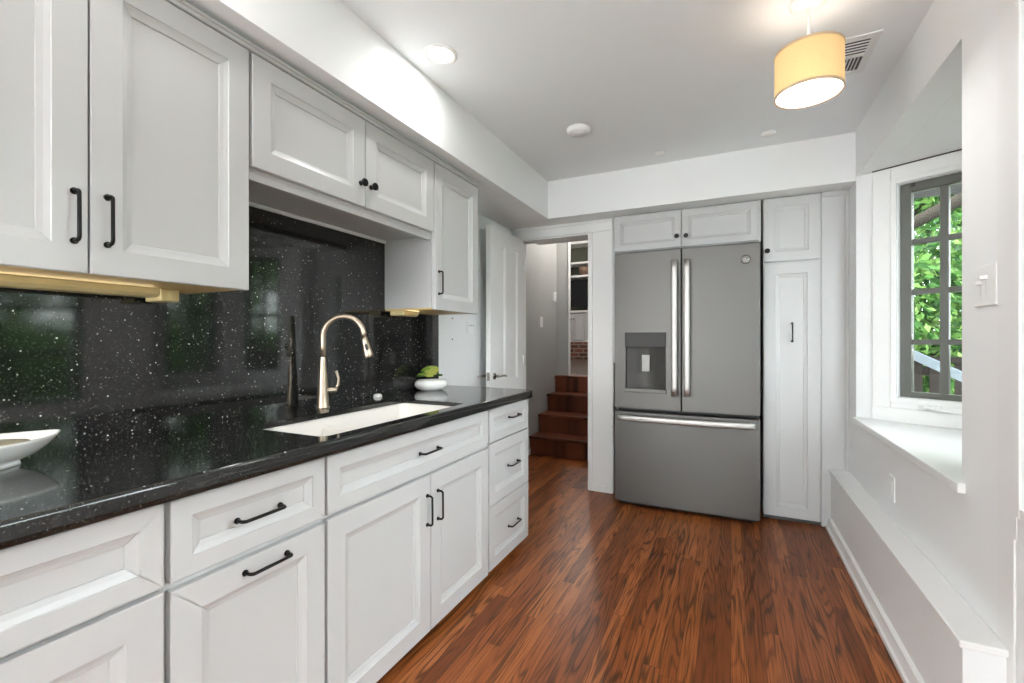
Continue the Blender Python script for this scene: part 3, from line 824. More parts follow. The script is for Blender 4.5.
def fridge():
    root = thing('refrigerator', 'slate grey french-door refrigerator with a water dispenser', 'refrigerator', ((FX0+FX1)/2, FY+0.4, 0))
    MB().box((FX0+0.004, FY+0.088, 0.035), (FX1-0.004, 4.0, FZT-0.01)).build('case', 'fridge_case', root, 0.004)
    MB().box((FX0+0.02, FY+0.06, 0.004), (FX1-0.02, FY+0.20, 0.034)).build('toe_grille', 'fridge_case', root, 0.003)
    for x in (FX0+0.03, FX1-0.03):
        for y in (FY+0.24, 3.92): MB().tube([(x, y, 0.0005), (x, y, 0.034)], 0.018, 14).build('levelling_foot', 'fridge_case', root)
    HX = (-0.668, -0.402, 0.822, 1.222)
    ld = curved_door(FX0, FXM-0.0025, FZS+0.012, FZT, HX).build('door', 'slate', root, 0.004)
    rd = curved_door(FXM+0.0025, FX1, FZS+0.012, FZT).build('door', 'slate', root, 0.004)
    fd = curved_door(FX0, FX1, FZB, FZS-0.012).build('freezer_drawer', 'slate', root, 0.004)
    def vbar(x, parent):
        y = FY - bulge(x); mb = MB(); w = 0.0185
        n = 16; z0, z1 = 0.80, 1.705
        rows = []
        for k in range(n+1):
            z = z0 + (z1-z0)*k/n; q = abs(2*k/n-1); o = 0.056 - 0.006*q**3
            rows.append([mb.bm.verts.new(p) for p in ((x-w, y-o+0.016, z), (x-w, y-o+0.004, z), (x-w*0.6, y-o, z), (x+w*0.6, y-o, z), (x+w, y-o+0.004, z), (x+w, y-o+0.016, z))])
        for a, b in zip(rows, rows[1:]):
            for i in range(6): f = mb.bm.faces.new([a[i], a[(i+1)%6], b[(i+1)%6], b[i]]); f.smooth = i in (1,2,3)
        mb.bm.faces.new(rows[0][::-1]); mb.bm.faces.new(rows[-1])
        for z in (z0+0.02, z1-0.02): mb.box((x-0.010, y-0.045, z-0.02), (x+0.010, y+0.002, z+0.02))
        mb.build('handle', 'steel', parent)
    vbar(-0.340, ld); vbar(-0.262, rd)
    # freezer pull: bowed bar
    mb = MB(); rows = []; n = 24; x0, x1 = FX0+0.028, FX1-0.030; z = 0.632
    for k in range(n+1):
        x = x0 + (x1-x0)*k/n; y = FY - bulge(x); o = 0.048 + 0.016*(1-(2*k/n-1)**2) ; h = 0.0205
        rows.append([mb.bm.verts.new(p) for p in ((x, y-o+0.018, z-h), (x, y-o+0.004, z-h), (x, y-o, z-h*0.5), (x, y-o, z+h*0.5), (x, y-o+0.004, z+h), (x, y-o+0.018, z+h))])
    for a, b in zip(rows, rows[1:]):
        for i in range(6): f = mb.bm.faces.new([a[i], a[(i+1)%6], b[(i+1)%6], b[i]]); f.smooth = i in (1,2,3)
    mb.bm.faces.new(rows[0][::-1]); mb.bm.faces.new(rows[-1])
    for x in (x0+0.018, x1-0.018):
        mb.box((x-0.018, FY-bulge(x)-0.040, z-0.011), (x+0.018, FY-bulge(x)+0.002, z+0.011))
    mb.build('handle', 'steel', fd)
    # dispenser
    xa, xb, za, zb = HX
    y = FY - bulge((xa+xb)/2) 
    disp = MB()
    disp.box((xa-0.006, y-0.006, zb-0.098), (xb+0.006, y+0.03, zb+0.004))
    disp = disp.build('dispenser_panel', 'slate_dark', ld, 0.003)
    mb = MB(); n = 16; rows = []
    for k in range(n+1):
        x = xa+0.004 + (xb-xa-0.008)*k/n; yy = FY + 0.014 + 0.046*math.sin(PI*k/n)
        rows.append((mb.bm.verts.new((x, yy, za+0.002)), mb.bm.verts.new((x, yy, zb-0.09))))
    for a, b in zip(rows, rows[1:]): f = mb.bm.faces.new([a[0], b[0], b[1], a[1]]); f.smooth = True
    mb.build('dispenser_recess', 'slate_shaded', ld)
    MB().box((xa-0.008, y-0.016, za-0.012), (xb+0.008, y+0.05, za+0.016)).build('drip_tray', 'slate', ld, 0.004)
    xm = (xa+xb)/2 + 0.002
    MB().obox((xm-0.026, y+0.008, 0.955), (0.052, 0, 0), (0, 0.008, 0), (0, -0.004, 0.115)).build('dispenser_paddle', 'paddle_grey', ld, 0.003)
    mb = MB().tube([(xm-0.016, y+0.004, 1.165), (xm-0.016, y+0.004, 1.108)], 0.006, 12)
    mb.build('water_nozzle', 'chrome', ld)
    # round script badge
    bx, bz = 0.084, 1.684; by = FY - bulge(bx)
    bd = MB().lathe((bx, by, bz), [(0, -0.003), (0.024, -0.003), (0.027, 0.001)], 28, 'Y').build('badge', 'steel', rd)
    mb = MB()
    def curl(pts, r=0.0016): mb.tube([(bx+px, by-0.0045, bz+pz) for px, pz in pts], r, 6)
    curl([(0.0262*math.cos(a), 0.0262*math.sin(a)) for a in [2*PI*k/28 for k in range(29)]], 0.0024)
    curl([(-0.003+0.007*math.cos(a), 0.005+0.009*math.sin(a)) for a in [0.3+PI*1.55*k/12 for k in range(13)]] + [(0.0, -0.002), (-0.001, 0.003), (-0.002, -0.012), (-0.010, -0.012), (-0.013, -0.005)], 0.0021)
    curl([(0.004, 0.001), (0.009, 0.004), (0.012, 0.010), (0.008, 0.013), (0.005, 0.006), (0.006, -0.006), (0.011, -0.009), (0.016, -0.004)], 0.0021)
    for s in range(4):
        a0 = s*PI/2
        curl([(0.019*math.cos(a0+0.35*k/3), 0.019*math.sin(a0+0.35*k/3)) for k in range(4)], 0.0016)
    mb.build('badge_script', 'slate_dark', rd)
fridge()

YF = YC + 0.0215
r = thing('overhead_cabinet', 'wide white two-door cabinet with knobs over the refrigerator', 'cabinet', (-0.31, YF+0.2, 1.83), 'cabinets around the refrigerator')
MB().box((-0.797, YF, 1.826), (0.178, 4.03, ZS-0.001)).build('carcass', 'cabinet_white', r)
back_front(r, 'door', -0.788, -0.3165, 1.832, 2.088, YC, 0.045, ('k', -0.345, 1.905), 0.018)
back_front(r, 'door', -0.3125, 0.162, 1.832, 2.088, YC, 0.045, ('k', -0.283, 1.902), 0.018)
MB().box((-0.797, YF, 1.0), (-0.779, 4.0, 1.8255)).build('side_panel', 'cabinet_white', r)
r = thing('pantry_cabinet', 'tall narrow white pantry cabinet between refrigerator and window bay', 'cabinet', (0.36, YF+0.2, 0), 'cabinets around the refrigerator')
MB().box((0.191, YF, 0.03), (0.512, 4.03, ZS-0.001)).build('carcass', 'cabinet_white', r)
back_front(r, 'door', 0.196, 0.504, 1.684, 2.094, YC, 0.060, ('k', 0.213, 1.752))
back_front(r, 'door', 0.196, 0.504, 0.032, 1.668, YC, 0.066, ('v', 0.353, 1.222))
MB().box((0.193, YF+0.02, 0.0), (0.512, YF+0.06, 0.029)).build('toe_kick', 'cabinet_gap', r)
mb = MB().box((0.513, YF, 0.0), (XR-0.0005, YF+0.018, ZS-0.001))
mb.box((0.636, YF-0.008, 0.366), (XR-0.0005, YF, ZS-0.012)); mb.box((0.513, YF-0.010, ZS-0.03), (0.636, YF, ZS-0.001))
mb.build('filler_panel', 'cabinet_white', r, 0.002)

# ------------------------------------------------------------------ open door, wall plates
def open_door():
    y0, y1, z0, z1, xf = 2.872, 3.44, 0.012, 2.0, -1.55
    root = thing('door_1', 'white panelled door standing open against the left wall', 'door', (xf-0.018, y1, z0), kind='structure')
    t = 0.036; mb = MB()
    w = y1-y0
    # stiles and rails around 2 x 2 panels
    ys = [0, 0.105, w/2-0.045, w/2+0.045, w-0.105, w]; zs = [0, 0.21, 0.73, 0.86, 1.87, z1-z0]
    def pt(u, v, n): return Vector((xf-n, y0+u, z0+v))
    mb.box((xf-t, y0, z0), (xf-0.010, y1, z1))
    def slab(u0, u1, v0, v1): mb.box((xf-0.0101, y0+u0, z0+v0), (xf, y0+u1, z0+v1))
    slab(0, ys[1], 0, zs[5]); slab(ys[4], w, 0, zs[5]); slab(ys[2], ys[3], 0, zs[5])
    for a, b in ((ys[1], ys[2]), (ys[3], ys[4])):
        slab(a, b, 0, zs[1]); slab(a, b, zs[2], zs[3]); slab(a, b, zs[4], zs[5])
        for c, d in ((zs[1], zs[2]), (zs[3], zs[4])):
            o = [(a, c), (b, c), (b, d), (a, d)]; k = 0.018; i = [(a+k, c+k), (b-k, c+k), (b-k, d-k), (a+k, d-k)]
            for q in range(4):
                s = (q+1) % 4; mb.face([pt(*o[q], 0.0), pt(*o[s], 0.0), pt(*i[s], 0.0095), pt(*i[q], 0.0095)])
    mb.build('door_leaf', 'trim_white', root, 0.0)
    h = MB(); zk = 0.911; yk = y0+0.058
    h.tube([(xf, yk, zk), (xf+0.006, yk, zk), (xf+0.008, yk, zk)], [0.026, 0.024, 0.012], 18); h.tube([(xf+0.006, yk, zk), (xf+0.045, yk, zk)], 0.009, 12)
    h.tube([(xf+0.045, yk-0.012, zk), (xf+0.047, yk+0.02, zk+0.004), (xf+0.047, yk+0.07, zk+0.002), (xf+0.046, yk+0.105, zk-0.004)], [0.010, 0.010, 0.008, 0.007], 12)
    h.build('lever_handle', 'brass', root)
    h = MB(); h.box((xf-0.030, y0-0.0025, zk-0.03), (xf-0.006, y0+0.001, zk+0.03)); h.tube([(xf-t, yk, zk), (xf-t-0.04, yk, zk)], 0.010, 12); h.tube([(xf-t-0.04, yk-0.10, zk), (xf-t-0.04, yk+0.01, zk)], 0.008, 12)
    h.build('latch_plate', 'brass', root)
    h = MB()
    for zz in (0.25, 1.0, 1.8): h.tube([(xf+0.002, y1+0.004, zz-0.045), (xf+0.002, y1+0.004, zz+0.045)], 0.006, 10)
    h.build('hinge', 'trim_white', root)
open_door()

def dimmer():
    root = thing('dimmer_switch', 'white dimmer switch plate on the pier beside the bay window', 'switch', (XR, 1.748, 1.325))
    MB().box((XR-0.0065, 1.686, 1.267), (XR-0.0001, 1.809, 1.384)).build('plate', 'plate_white', root, 0.003)
    mb = MB().box((XR-0.0070, 1.735, 1.298), (XR-0.0064, 1.743, 1.356)); mb.box((XR-0.0070, 1.766, 1.298), (XR-0.0064, 1.774, 1.356)); mb.box((XR-0.0070, 1.722, 1.290), (XR-0.0064, 1.742, 1.292)); mb.box((XR-0.0070, 1.764, 1.290), (XR-0.0064, 1.782, 1.292))
    mb.build('slider_slot', 'vent_white', root)
    MB().box((XR-0.024, 1.728, 1.342), (XR-0.0066, 1.752, 1.352)).build('slider_knob', 'plate_white', root, 0.002)
    MB().box((XR-0.020, 1.762, 1.330), (XR-0.0066, 1.778, 1.352)).build('toggle', 'plate_white', root, 0.002)
dimmer()
def plate_x(name, label, cat, x, y, z, w, h, sgn, holes=(), mat='plate_white'):
    root = thing(name, label, cat, (x, y, z))
    a, b = sorted((x + sgn*0.0001, x + sgn*0.006))
    MB().box((a, y-w/2, z-h/2), (b, y+w/2, z+h/2)).build('plate', mat, root, 0.002)
    if holes:
        mb = MB()
        for dy, dz, hw, hh in holes:
            c, d = sorted((x + sgn*0.0059, x + sgn*0.0066)); mb.box((c, y+dy-hw, z+dz-hh), (d, y+dy+hw, z+dz+hh))
        mb.build('slots', 'slot_dark', root)
    return root
r = plate_x('outlet', 'white blank-faced outlet plate on the wall under the window sill', 'outlet', XR, 2.585, 0.507, 0.072, 0.112, -1)
MB().box((XR-0.0085, 2.569, 0.474), (XR-0.0061, 2.601, 0.540)).build('receptacle', 'plate_white', r, 0.002)
plate_x('wall_plate', 'flat white wall plate under the narrow wall cabinet', 'wall plate', XW, 2.80, 1.262, 0.115, 0.095, 1, [(-0.028, 0.014, 0.004, 0.004), (-0.004, 0.014, 0.006, 0.004), (0.022, 0.014, 0.004, 0.004)], 'wall_white')
mb = MB().tube([(XW, 2.56, 1.317), (XW+0.003, 2.56, 1.317)], 0.005, 10)
tag(mb.build('wall_screw', 'slot_dark', None), 'tiny dark screw in the white wall, upper of two by the backsplash end', 'screw', 'screws in the wall')
mb = MB().tube([(XW, 2.56, 1.178), (XW+0.003, 2.56, 1.178)], 0.005, 10)
tag(mb.build('wall_screw', 'slot_dark', None), 'tiny dark screw in the white wall, lower of two by the backsplash end', 'screw', 'screws in the wall')

# ------------------------------------------------------------------ ceiling fixtures
def can_light(x, y, label, power=CAN_POWER):
    root = thing('recessed_light', label, 'recessed light', (x, y, ZC), 'recessed can lights in the ceiling')
    MB().lathe((x, y, ZC), [(0.072, -0.0005), (0.072, -0.004), (0.066, -0.007), (0.054, -0.006), (0.052, -0.002), (0.0, -0.002)], 32).build('trim_ring', 'canopy_white', root)
    MB().lathe((x, y, ZC), [(0.052, -0.0045), (0.03, -0.0065), (0.0, -0.007)], 28).build('lens', 'lamp_glow', root)
    ld = bpy.data.lights.new('can_lamp', 'AREA'); ld.shape = 'DISK'; ld.size = 0.10; ld.energy = power; ld.color = (1.0, 0.99, 0.97)
    lo = bpy.data.objects.new('can_lamp', ld); COL.objects.link(lo); lo.parent = root; lo.location = (0, 0, -0.012)
can_light(-1.112, 1.613, 'small round lit recessed light in the ceiling beside the left soffit')
can_light(-1.112, 0.62, 'lit recessed light out of view above the sink counter, near the boat-shaped bowl', CAN_POWER*0.55)
for (x, y), w in zip(((-1.05, -0.9), (0.1, -0.9), (0.1, 0.5)), ('over the near counter', 'over the near aisle', 'over the middle of the aisle')):
    can_light(x, y, 'added recessed fill light in the unseen ceiling, ' + w, CAN_POWER*0.3)  # out-of-view cans added as soft fill for the room

def fill_ball(x, y, z, label):  # unseen lamp added to brighten the ceiling and far end
    root = thing('fill_lamp', label, 'lamp', (x, y, 0))
    MB().lathe((x, y, 0), [(0, 0.0005), (0.14, 0.0005), (0.14, 0.015), (0.03, 0.03), (0, 0.03)], 32).build('base', 'black_bronze', root)
    MB().tube([(x, y, 0.03), (x, y, z-0.13)], 0.011, 12).build('pole', 'black_bronze', root)
    MB().lathe((x, y, z), [(0.15*math.sin(PI*k/16), -0.15*math.cos(PI*k/16)) for k in range(17)], 32).build('lamp_shade', 'lamp_glow', root)
    ld = bpy.data.lights.new('fill_bulb', 'POINT'); ld.shadow_soft_size = 0.17; ld.energy = FILL_POWER; ld.color = (1.0, 0.99, 0.98)
    lo = bpy.data.objects.new('fill_bulb', ld); COL.objects.link(lo); lo.parent = root; lo.location = (0, 0, z)
fill_ball(-1.42, -0.95, 1.30, 'added white ball fill lamp, unseen behind the camera past the counter end')
mb = MB().lathe((-0.79, 2.53, ZC), [(0, -0.030), (0.030, -0.030), (0.036, -0.026), (0.056, -0.024), (0.066, -0.016), (0.068, 0.0)], 32)
r = thing('smoke_detector', 'round white smoke detector in the middle of the ceiling', 'smoke detector', (-0.79, 2.53, ZC))
mb.build('cover', 'canopy_white', r)
mb = MB()
for k in range(12):
    a = 2*PI*k/12; mb.box((-0.79+0.046*math.cos(a)-0.004, 2.53+0.046*math.sin(a)-0.004, ZC-0.0262), (-0.79+0.046*math.cos(a)+0.004, 2.53+0.046*math.sin(a)+0.004, ZC-0.024))
mb.build('vent_slots', 'vent_white', r)
for x, y, rr, l in ((-0.416, 3.085, 0.034, 'small white ceiling disc near the soffit above the refrigerator doors'), (0.197, 3.06, 0.040, 'small white ceiling disc near the soffit above the pantry cabinet')):
    tag(MB().lathe((x, y, ZC), [(0, -0.012), (rr*0.6, -0.012), (rr*0.7, -0.007), (rr, -0.005), (rr, 0.0)], 28).build('ceiling_disc', 'canopy_white', None), l, 'ceiling disc', 'small discs on the ceiling')

def vent():
    x0, x1, y0, y1 = 0.365, 0.535, 2.23, 2.535
    root = thing('ceiling_vent', 'white louvred air register in the ceiling behind the drum lamp', 'vent', ((x0+x1)/2, (y0+y1)/2, ZC))
    mb = MB(); b = 0.028
    mb.box((x0, y0, ZC-0.006), (x1, y0+b, ZC-0.0005)); mb.box((x0, y1-b, ZC-0.006), (x1, y1, ZC-0.0005)); mb.box((x0, y0+b, ZC-0.006), (x0+b, y1-b, ZC-0.0005)); mb.box((x1-b, y0+b, ZC-0.006), (x1, y1-b, ZC-0.0005))
    ym = y0 + (y1-y0)*0.52; mb.box((x0+b, ym-0.008, ZC-0.005), (x1-b, ym+0.008, ZC-0.0005))
    mb.build('frame', 'vent_white', root, 0.001)
    MB().box((x0+b, y0+b, ZC-0.0012), (x1-b, y1-b, ZC-0.0004)).build('backing', 'slot_dark', root)
    mb = MB(); k = x0+b+0.004
    while k < x1-b-0.004:
        mb.obox((k, ym+0.008, ZC-0.0015), (0, y1-b-ym-0.008, 0), (0.0012, 0, 0), (0.003, 0, -0.004)); k += 0.0135
    k = y0+b+0.004
    while k < ym-0.014:
        mb.obox((x0+b, k, ZC-0.0015), (x1-x0-2*b, 0, 0), (0, 0.0010, 0), (0, 0.002, -0.004)); k += 0.022
    mb.build('louvres', 'vent_white', root)
vent()

def pendant():
    x, y = 0.25, 1.93; r = 0.106; z0, z1 = 2.050, 2.205
    root = thing('pendant_lamp', 'lit cream drum-shade pendant lamp on a short rod', 'lamp', (x, y, ZC))
    MB().lathe((x, y, ZC), [(0, -0.022), (0.02, -0.022), (0.045, -0.016), (0.060, -0.008), (0.062, 0)], 32).build('canopy', 'canopy_white', root)
    mb = MB().tube([(x, y, ZC-0.02), (x, y, z1-0.03)], 0.005, 12)
    for k in range(3):
        a = 2*PI*k/3; mb.tube([(x, y, z1-0.012), (x+(r-0.002)*math.cos(a), y+(r-0.002)*math.sin(a), z1-0.012)], 0.0022, 8)
    mb.build('rod', 'canopy_white', root)
    mb = MB().lathe((x, y, 0), [(r, z0+0.006), (r, z1-0.006), (r-0.003, z1-0.006), (r-0.003, z0+0.006), (r, z0+0.006)], 48)
    sh = mb.build('shade', 'shade_fabric', root)
    for a, b in ((z0, z0+0.008), (z1-0.008, z1)): MB().lathe((x, y, 0), [(r+0.0012, a), (r+0.0012, b), (r-0.004, b), (r-0.004, a), (r+0.0012, a)], 48).build('trim_band', 'shade_band', sh)
    MB().lathe((x, y, z0), [(r-0.0045, 0.003), (r*0.5, 0.001), (0, 0.0)], 40).build('diffuser', 'diffuser_glow', root)
    for zz, e, rot in ((z0-0.012, PENDANT_POWER, 0), (z1+0.006, PENDANT_POWER*0.035, PI)):
        ld = bpy.data.lights.new('bulb', 'AREA'); ld.shape = 'DISK'; ld.size = 0.17; ld.energy = e; ld.color = (1.0, 0.97, 0.93)
        lo = bpy.data.objects.new('bulb', ld); COL.objects.link(lo); lo.parent = root; lo.location = (0, 0, zz-ZC); lo.rotation_euler = (rot, 0, 0)
pendant()

# ------------------------------------------------------------------ things on the counter
def boat_bowl():
    c = Vector((-1.50, 0.385, 0.8855)); root = thing('serving_bowl', 'white pointed boat-shaped bowl on the black counter', 'bowl', c)
    D = Vector((0.22, 1.0, 0)).normalized(); Wd = Vector((D.y, -D.x, 0))
    L, Wm, Hh = 0.143, 0.108, 0.058
    def outline(k, n, s): 
        a = 2*PI*k/n; cu, sv = math.cos(a), math.sin(a)
        u = L*math.copysign(abs(cu)**1.0, cu); v = Wm*sv*(1-0.35*abs(cu)**3)*1.0
        return u*s, v*s
    mb = MB(); n = 56; bm = mb.bm; rings = []
    prof = [(0.52, 0.0), (0.54, 0.0), (0.53, 0.007), (0.52, 0.010), (0.70, 0.020), (0.86, 0.037), (0.96, 0.052), (1.0, 0.0590), (0.985, 0.0600), (0.93, 0.052), (0.80, 0.035), (0.60, 0.022), (0.30, 0.018)]
    for s, z in prof:
        ring = []
        for k in range(n):
            u, v = outline(k, n, s); lift = 0.008*(abs(u)/L)**3 * (z/0.059)
            ring.append(bm.verts.new(c + D*u + Wd*v + Vector((0,0,z+lift))))
        rings.append(ring)
    for a, b in zip(rings, rings[1:]):
        for k in range(n): f = bm.faces.new([a[k], a[(k+1)%n], b[(k+1)%n], b[k]]); f.smooth = True
    bm.faces.new(rings[0][::-1]); bm.faces.new(rings[-1])
    mb.build('bowl', 'porcelain', root)
    # flat olive stone disc lying in it
    mb = MB(); rings = []
    for s, z in ((0.0, 0.040), (0.40, 0.040), (0.56, 0.040), (0.60, 0.044), (0.60, 0.049), (0.57, 0.053), (0.30, 0.054), (0.0, 0.054)):
        rings.append([mb.bm.verts.new(c + D*(0.105*s*1.6*math.cos(2*PI*k/40) - 0.006) + Wd*(0.072*s*1.6*math.sin(2*PI*k/40)) + Vector((0,0,z))) for k in range(40)] if s > 0 else None)
    rs = [q for q in rings if q]
    for a, b in zip(rs, rs[1:]):
        for k in range(40): f = mb.bm.faces.new([a[k], a[(k+1)%40], b[(k+1)%40], b[k]]); f.smooth = True
    mb.bm.faces.new(rs[0][::-1]); mb.bm.faces.new(rs[-1])
    tag(mb.build('soap_dish', 'olive_stone', None), 'flat olive-grey oval dish lying inside the boat-shaped bowl', 'dish')
boat_bowl()

def succulents():
    c = Vector((-1.555, 2.165, 0.8855)); root = thing('potted_succulent', 'bright green succulents in a low white oval bowl on the counter', 'plant', c)
    D = Vector((0.75, 0.66, 0)).normalized(); Wd = Vector((-D.y, D.x, 0))
    mb = MB(); n = 40; rings = []
    for s, z in ((0.0, 0), (0.60, 0.0), (0.84, 0.009), (0.97, 0.025), (1.0, 0.036), (0.96, 0.048), (0.82, 0.060), (0.78, 0.059), (0.74, 0.048)):
        if s == 0: continue
        rings.append([mb.bm.verts.new(c + D*(0.096*s*math.cos(2*PI*k/n)) + Wd*(0.072*s*math.sin(2*PI*k/n)) + Vector((0,0,z))) for k in range(n)])
    for a, b in zip(rings, rings[1:]):
        for k in range(n): f = mb.bm.faces.new([a[k], a[(k+1)%n], b[(k+1)%n], b[k]]); f.smooth = True
    mb.bm.faces.new(rings[0][::-1]); mb.bm.faces.new(rings[-1])
    mb.build('bowl', 'porcelain', root)
    rnd = random.Random(5)
    parts = {'leaf_bright': MB(), 'leaf_deep': MB(), 'leaf_lime': MB()}
    def rosette(mb, o, r, layers, up):
        for l in range(layers):
            cnt = 7; el = 0.25 + l*1.05/layers; rr = r*(1-0.16*l)
            for k in range(cnt):
                a = 2*PI*(k + 0.5*l)/cnt + rnd.uniform(-0.1, 0.1)
                d = (Vector((math.cos(a)*math.cos(el), math.sin(a)*math.cos(el), math.sin(el))) + up*0.25).normalized()
                mb.tube([o, o+d*rr*0.35, o+d*rr*0.75, o+d*rr], [rr*0.10, rr*0.20, rr*0.24, rr*0.03], 6)
    for k in range(46):
        a = rnd.uniform(0, 2*PI); q = math.sqrt(rnd.random())*0.86
        u, v = 0.079*q*math.cos(a), 0.056*q*math.sin(a)
        o = c + D*u + Wd*v + Vector((0,0,0.058 + 0.072*(1-q*q)))
        kind = 'leaf_lime' if (u*0.6 - v) > 0.006 else ('leaf_deep' if v > 0.012 or rnd.random() < 0.2 else 'leaf_bright')
        rosette(parts[kind], o, rnd.uniform(0.016, 0.024), 3, (D*u + Wd*v)*9)
    for k, m in parts.items(): m.build({'leaf_bright': 'bright_leaves', 'leaf_deep': 'dark_leaves', 'leaf_lime': 'lime_leaves'}[k], k, root)
succulents()

# ------------------------------------------------------------------ hall with steps and room beyond
HXL = -1.87
ST = [(4.30, 0.19), (4.55, 0.38), (4.80, 0.57), (5.05, 0.76)]
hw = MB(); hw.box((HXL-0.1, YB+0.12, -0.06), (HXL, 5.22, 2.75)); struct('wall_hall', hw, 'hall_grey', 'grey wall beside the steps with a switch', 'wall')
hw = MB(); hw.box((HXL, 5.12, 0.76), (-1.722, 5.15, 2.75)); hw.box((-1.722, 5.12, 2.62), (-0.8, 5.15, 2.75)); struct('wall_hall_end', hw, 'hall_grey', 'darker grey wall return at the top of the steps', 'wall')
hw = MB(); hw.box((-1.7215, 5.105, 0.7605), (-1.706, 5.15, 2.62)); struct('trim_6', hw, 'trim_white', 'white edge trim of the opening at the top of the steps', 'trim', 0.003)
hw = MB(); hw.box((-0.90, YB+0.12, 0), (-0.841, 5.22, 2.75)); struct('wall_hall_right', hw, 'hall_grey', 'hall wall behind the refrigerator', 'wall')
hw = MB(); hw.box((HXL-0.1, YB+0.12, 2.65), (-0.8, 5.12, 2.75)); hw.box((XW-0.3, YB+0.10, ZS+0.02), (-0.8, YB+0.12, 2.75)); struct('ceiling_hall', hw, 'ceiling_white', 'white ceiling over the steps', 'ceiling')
stair = thing('staircase', 'four dark reddish wooden steps rising beyond the doorway', 'steps', (-1.385, 4.3, 0), kind='structure')
for (y, z) in ST:
    y1 = 5.25
    mb = MB()
    mb.box((HXL+0.001, y+0.02, z-0.19), (-0.901, y1 if z > 0.7 else y+0.30, z-0.022))
    mb.box((HXL+0.001, y-0.008, z-0.024), (-0.901, (y1 if z > 0.7 else y+0.31), z))
    mb.build('step', 'stair_wood', stair, 0.004)
mb = MB()
for i, (y, z) in enumerate(ST):
    mb.box((HXL, y-0.02 if i else 3.60, z-0.19), (HXL+0.010, y+0.26, z-0.19+0.07)) if i == 0 else None
mb.build('baseboard_hall', 'trim_white'); o = bpy.data.objects['baseboard_hall']; tag(o, 'white baseboard on the grey wall before the steps', 'baseboard', kind='structure')
r = plate_x('light_switch', 'white switch plate on the grey wall halfway up the steps', 'switch', HXL, 4.63, 1.372, 0.075, 0.115, 1)
MB().box((HXL+0.0061, 4.62, 1.352), (HXL+0.010, 4.64, 1.392)).build('rocker', 'plate_white', r, 0.001)
r = thing('thermostat', 'small white thermostat at the corner of the grey stair wall', 'thermostat', (HXL, 5.02, 1.68))
MB().box((HXL+0.0001, 4.985, 1.628), (HXL+0.022, 5.06, 1.738)).build('body', 'plate_white', r, 0.003)
MB().box((HXL+0.0221, 5.0, 1.69), (HXL+0.0232, 5.045, 1.72)).build('screen', 'vent_white', r)

DZF = 0.76
struct('floor_den', MB().box((-6.0, 5.25, DZF-0.06), (0.5, 10.6, DZF)), 'den_floor', 'brown floor of the room beyond the steps', 'floor')
dw = MB(); dw.box((-6.1, 5.22, DZF), (-6.0, 10.6, 3.7)); dw.box((0.5, 5.22, DZF), (0.6, 10.6, 3.7)); dw.box((-6.0, 10.5, DZF), (0.5, 10.6, 3.7)); dw.box((-6.0, 5.22, 3.6), (0.5, 10.6, 3.7)); dw.box((-6.0, 5.12, DZF-0.8), (HXL-0.1, 5.22, 3.7)); dw.box((HXL-0.1, 5.155, DZF), (HXL, 5.22, 3.7)); dw.box((-0.80, 5.12, DZF-0.8), (0.6, 5.22, 3.7)); dw.box((HXL-0.1, 5.12, 2.75), (-0.80, 5.22, 3.7))
struct('wall_den', dw, 'wall_white', 'white walls of the room beyond the steps', 'wall')
def bookcase():
    y = 9.95; x0, x1 = -3.75, -2.2
    root = thing('built_in_bookcase', 'white built-in bookcase seen beyond the steps', 'bookcase', ((x0+x1)/2, y+0.25, DZF))
    mb = MB()
    xs = (x0, -3.33, x1-0.06)
    mb.box((x0, y, 1.14), (x0+0.06, y+0.5, 3.59)); mb.box((x1-0.06, y, 1.14), (x1, y+0.5, 3.59))
    mb.box((x0+0.06, y, 3.36), (x1-0.06, y+0.5, 3.59))
    for z in (2.905, 2.605): mb.box((x0+0.06, y+0.01, z), (x1-0.06, y+0.46, z+0.045))
    mb.box((x0+0.06, y-0.02, 1.80), (x1-0.06, y+0.5, 1.85)); mb.box((x0+0.06, y, 1.14), (x1-0.06, y+0.5, 1.165))
    mb.build('case', 'trim_white', root, 0.004)
    MB().box((x0+0.06, y+0.465, 1.85), (x1-0.06, y+0.5, 3.36)).build('back_panel', 'shelf_dark', root)
    xe = [x0+0.07, -3.24, -2.97, -2.62, x1-0.07]
    for a, b in zip(xe, xe[1:]):
        d = framed_front((a+0.004, y+0.02, 1.18), (1,0,0), (0,-1,0), b-a-0.008, 0.60, 0.02, 0.045, 0.015).build('door', 'cabinet_white', root)
        knob_mb((b-0.03 if (xe.index(a) % 2 == 0) else a+0.03, y, 1.66), (0,-1,0)).build('knob', 'brass', d)
    return y
yb = bookcase()
hb = MB().box((-3.78, 9.75, DZF), (-2.15, 10.45, 1.13))
tag(hb.build('brick_hearth', 'hearth_brick', None), 'low red brick hearth under the white built-in bookcase', 'hearth')
t = thing('television', 'black flat television on the built-in bookcase', 'television', (-2.99, 10.1, 1.855))
MB().box((-3.34, 10.10, 1.93), (-2.35, 10.15, 2.56)).build('screen', 'tv_black', t, 0.005)
MB().box((-2.97, 10.03, 1.8505), (-2.72, 10.2, 1.865)).build('stand', 'tv_black', t, 0.003); MB().box((-2.86, 10.11, 1.865), (-2.82, 10.14, 1.93)).build('neck', 'tv_black', t)
tag(MB().lathe((-3.02, 10.12, 2.6505), [(0, 0), (0.05, 0), (0.07, 0.02), (0.13, 0.09), (0.14, 0.15), (0.12, 0.19), (0.10, 0.20), (0.0, 0.20)], 24).build('clay_pot', 'clay', None), 'rounded brown pot on the shelf above the television', 'pot')

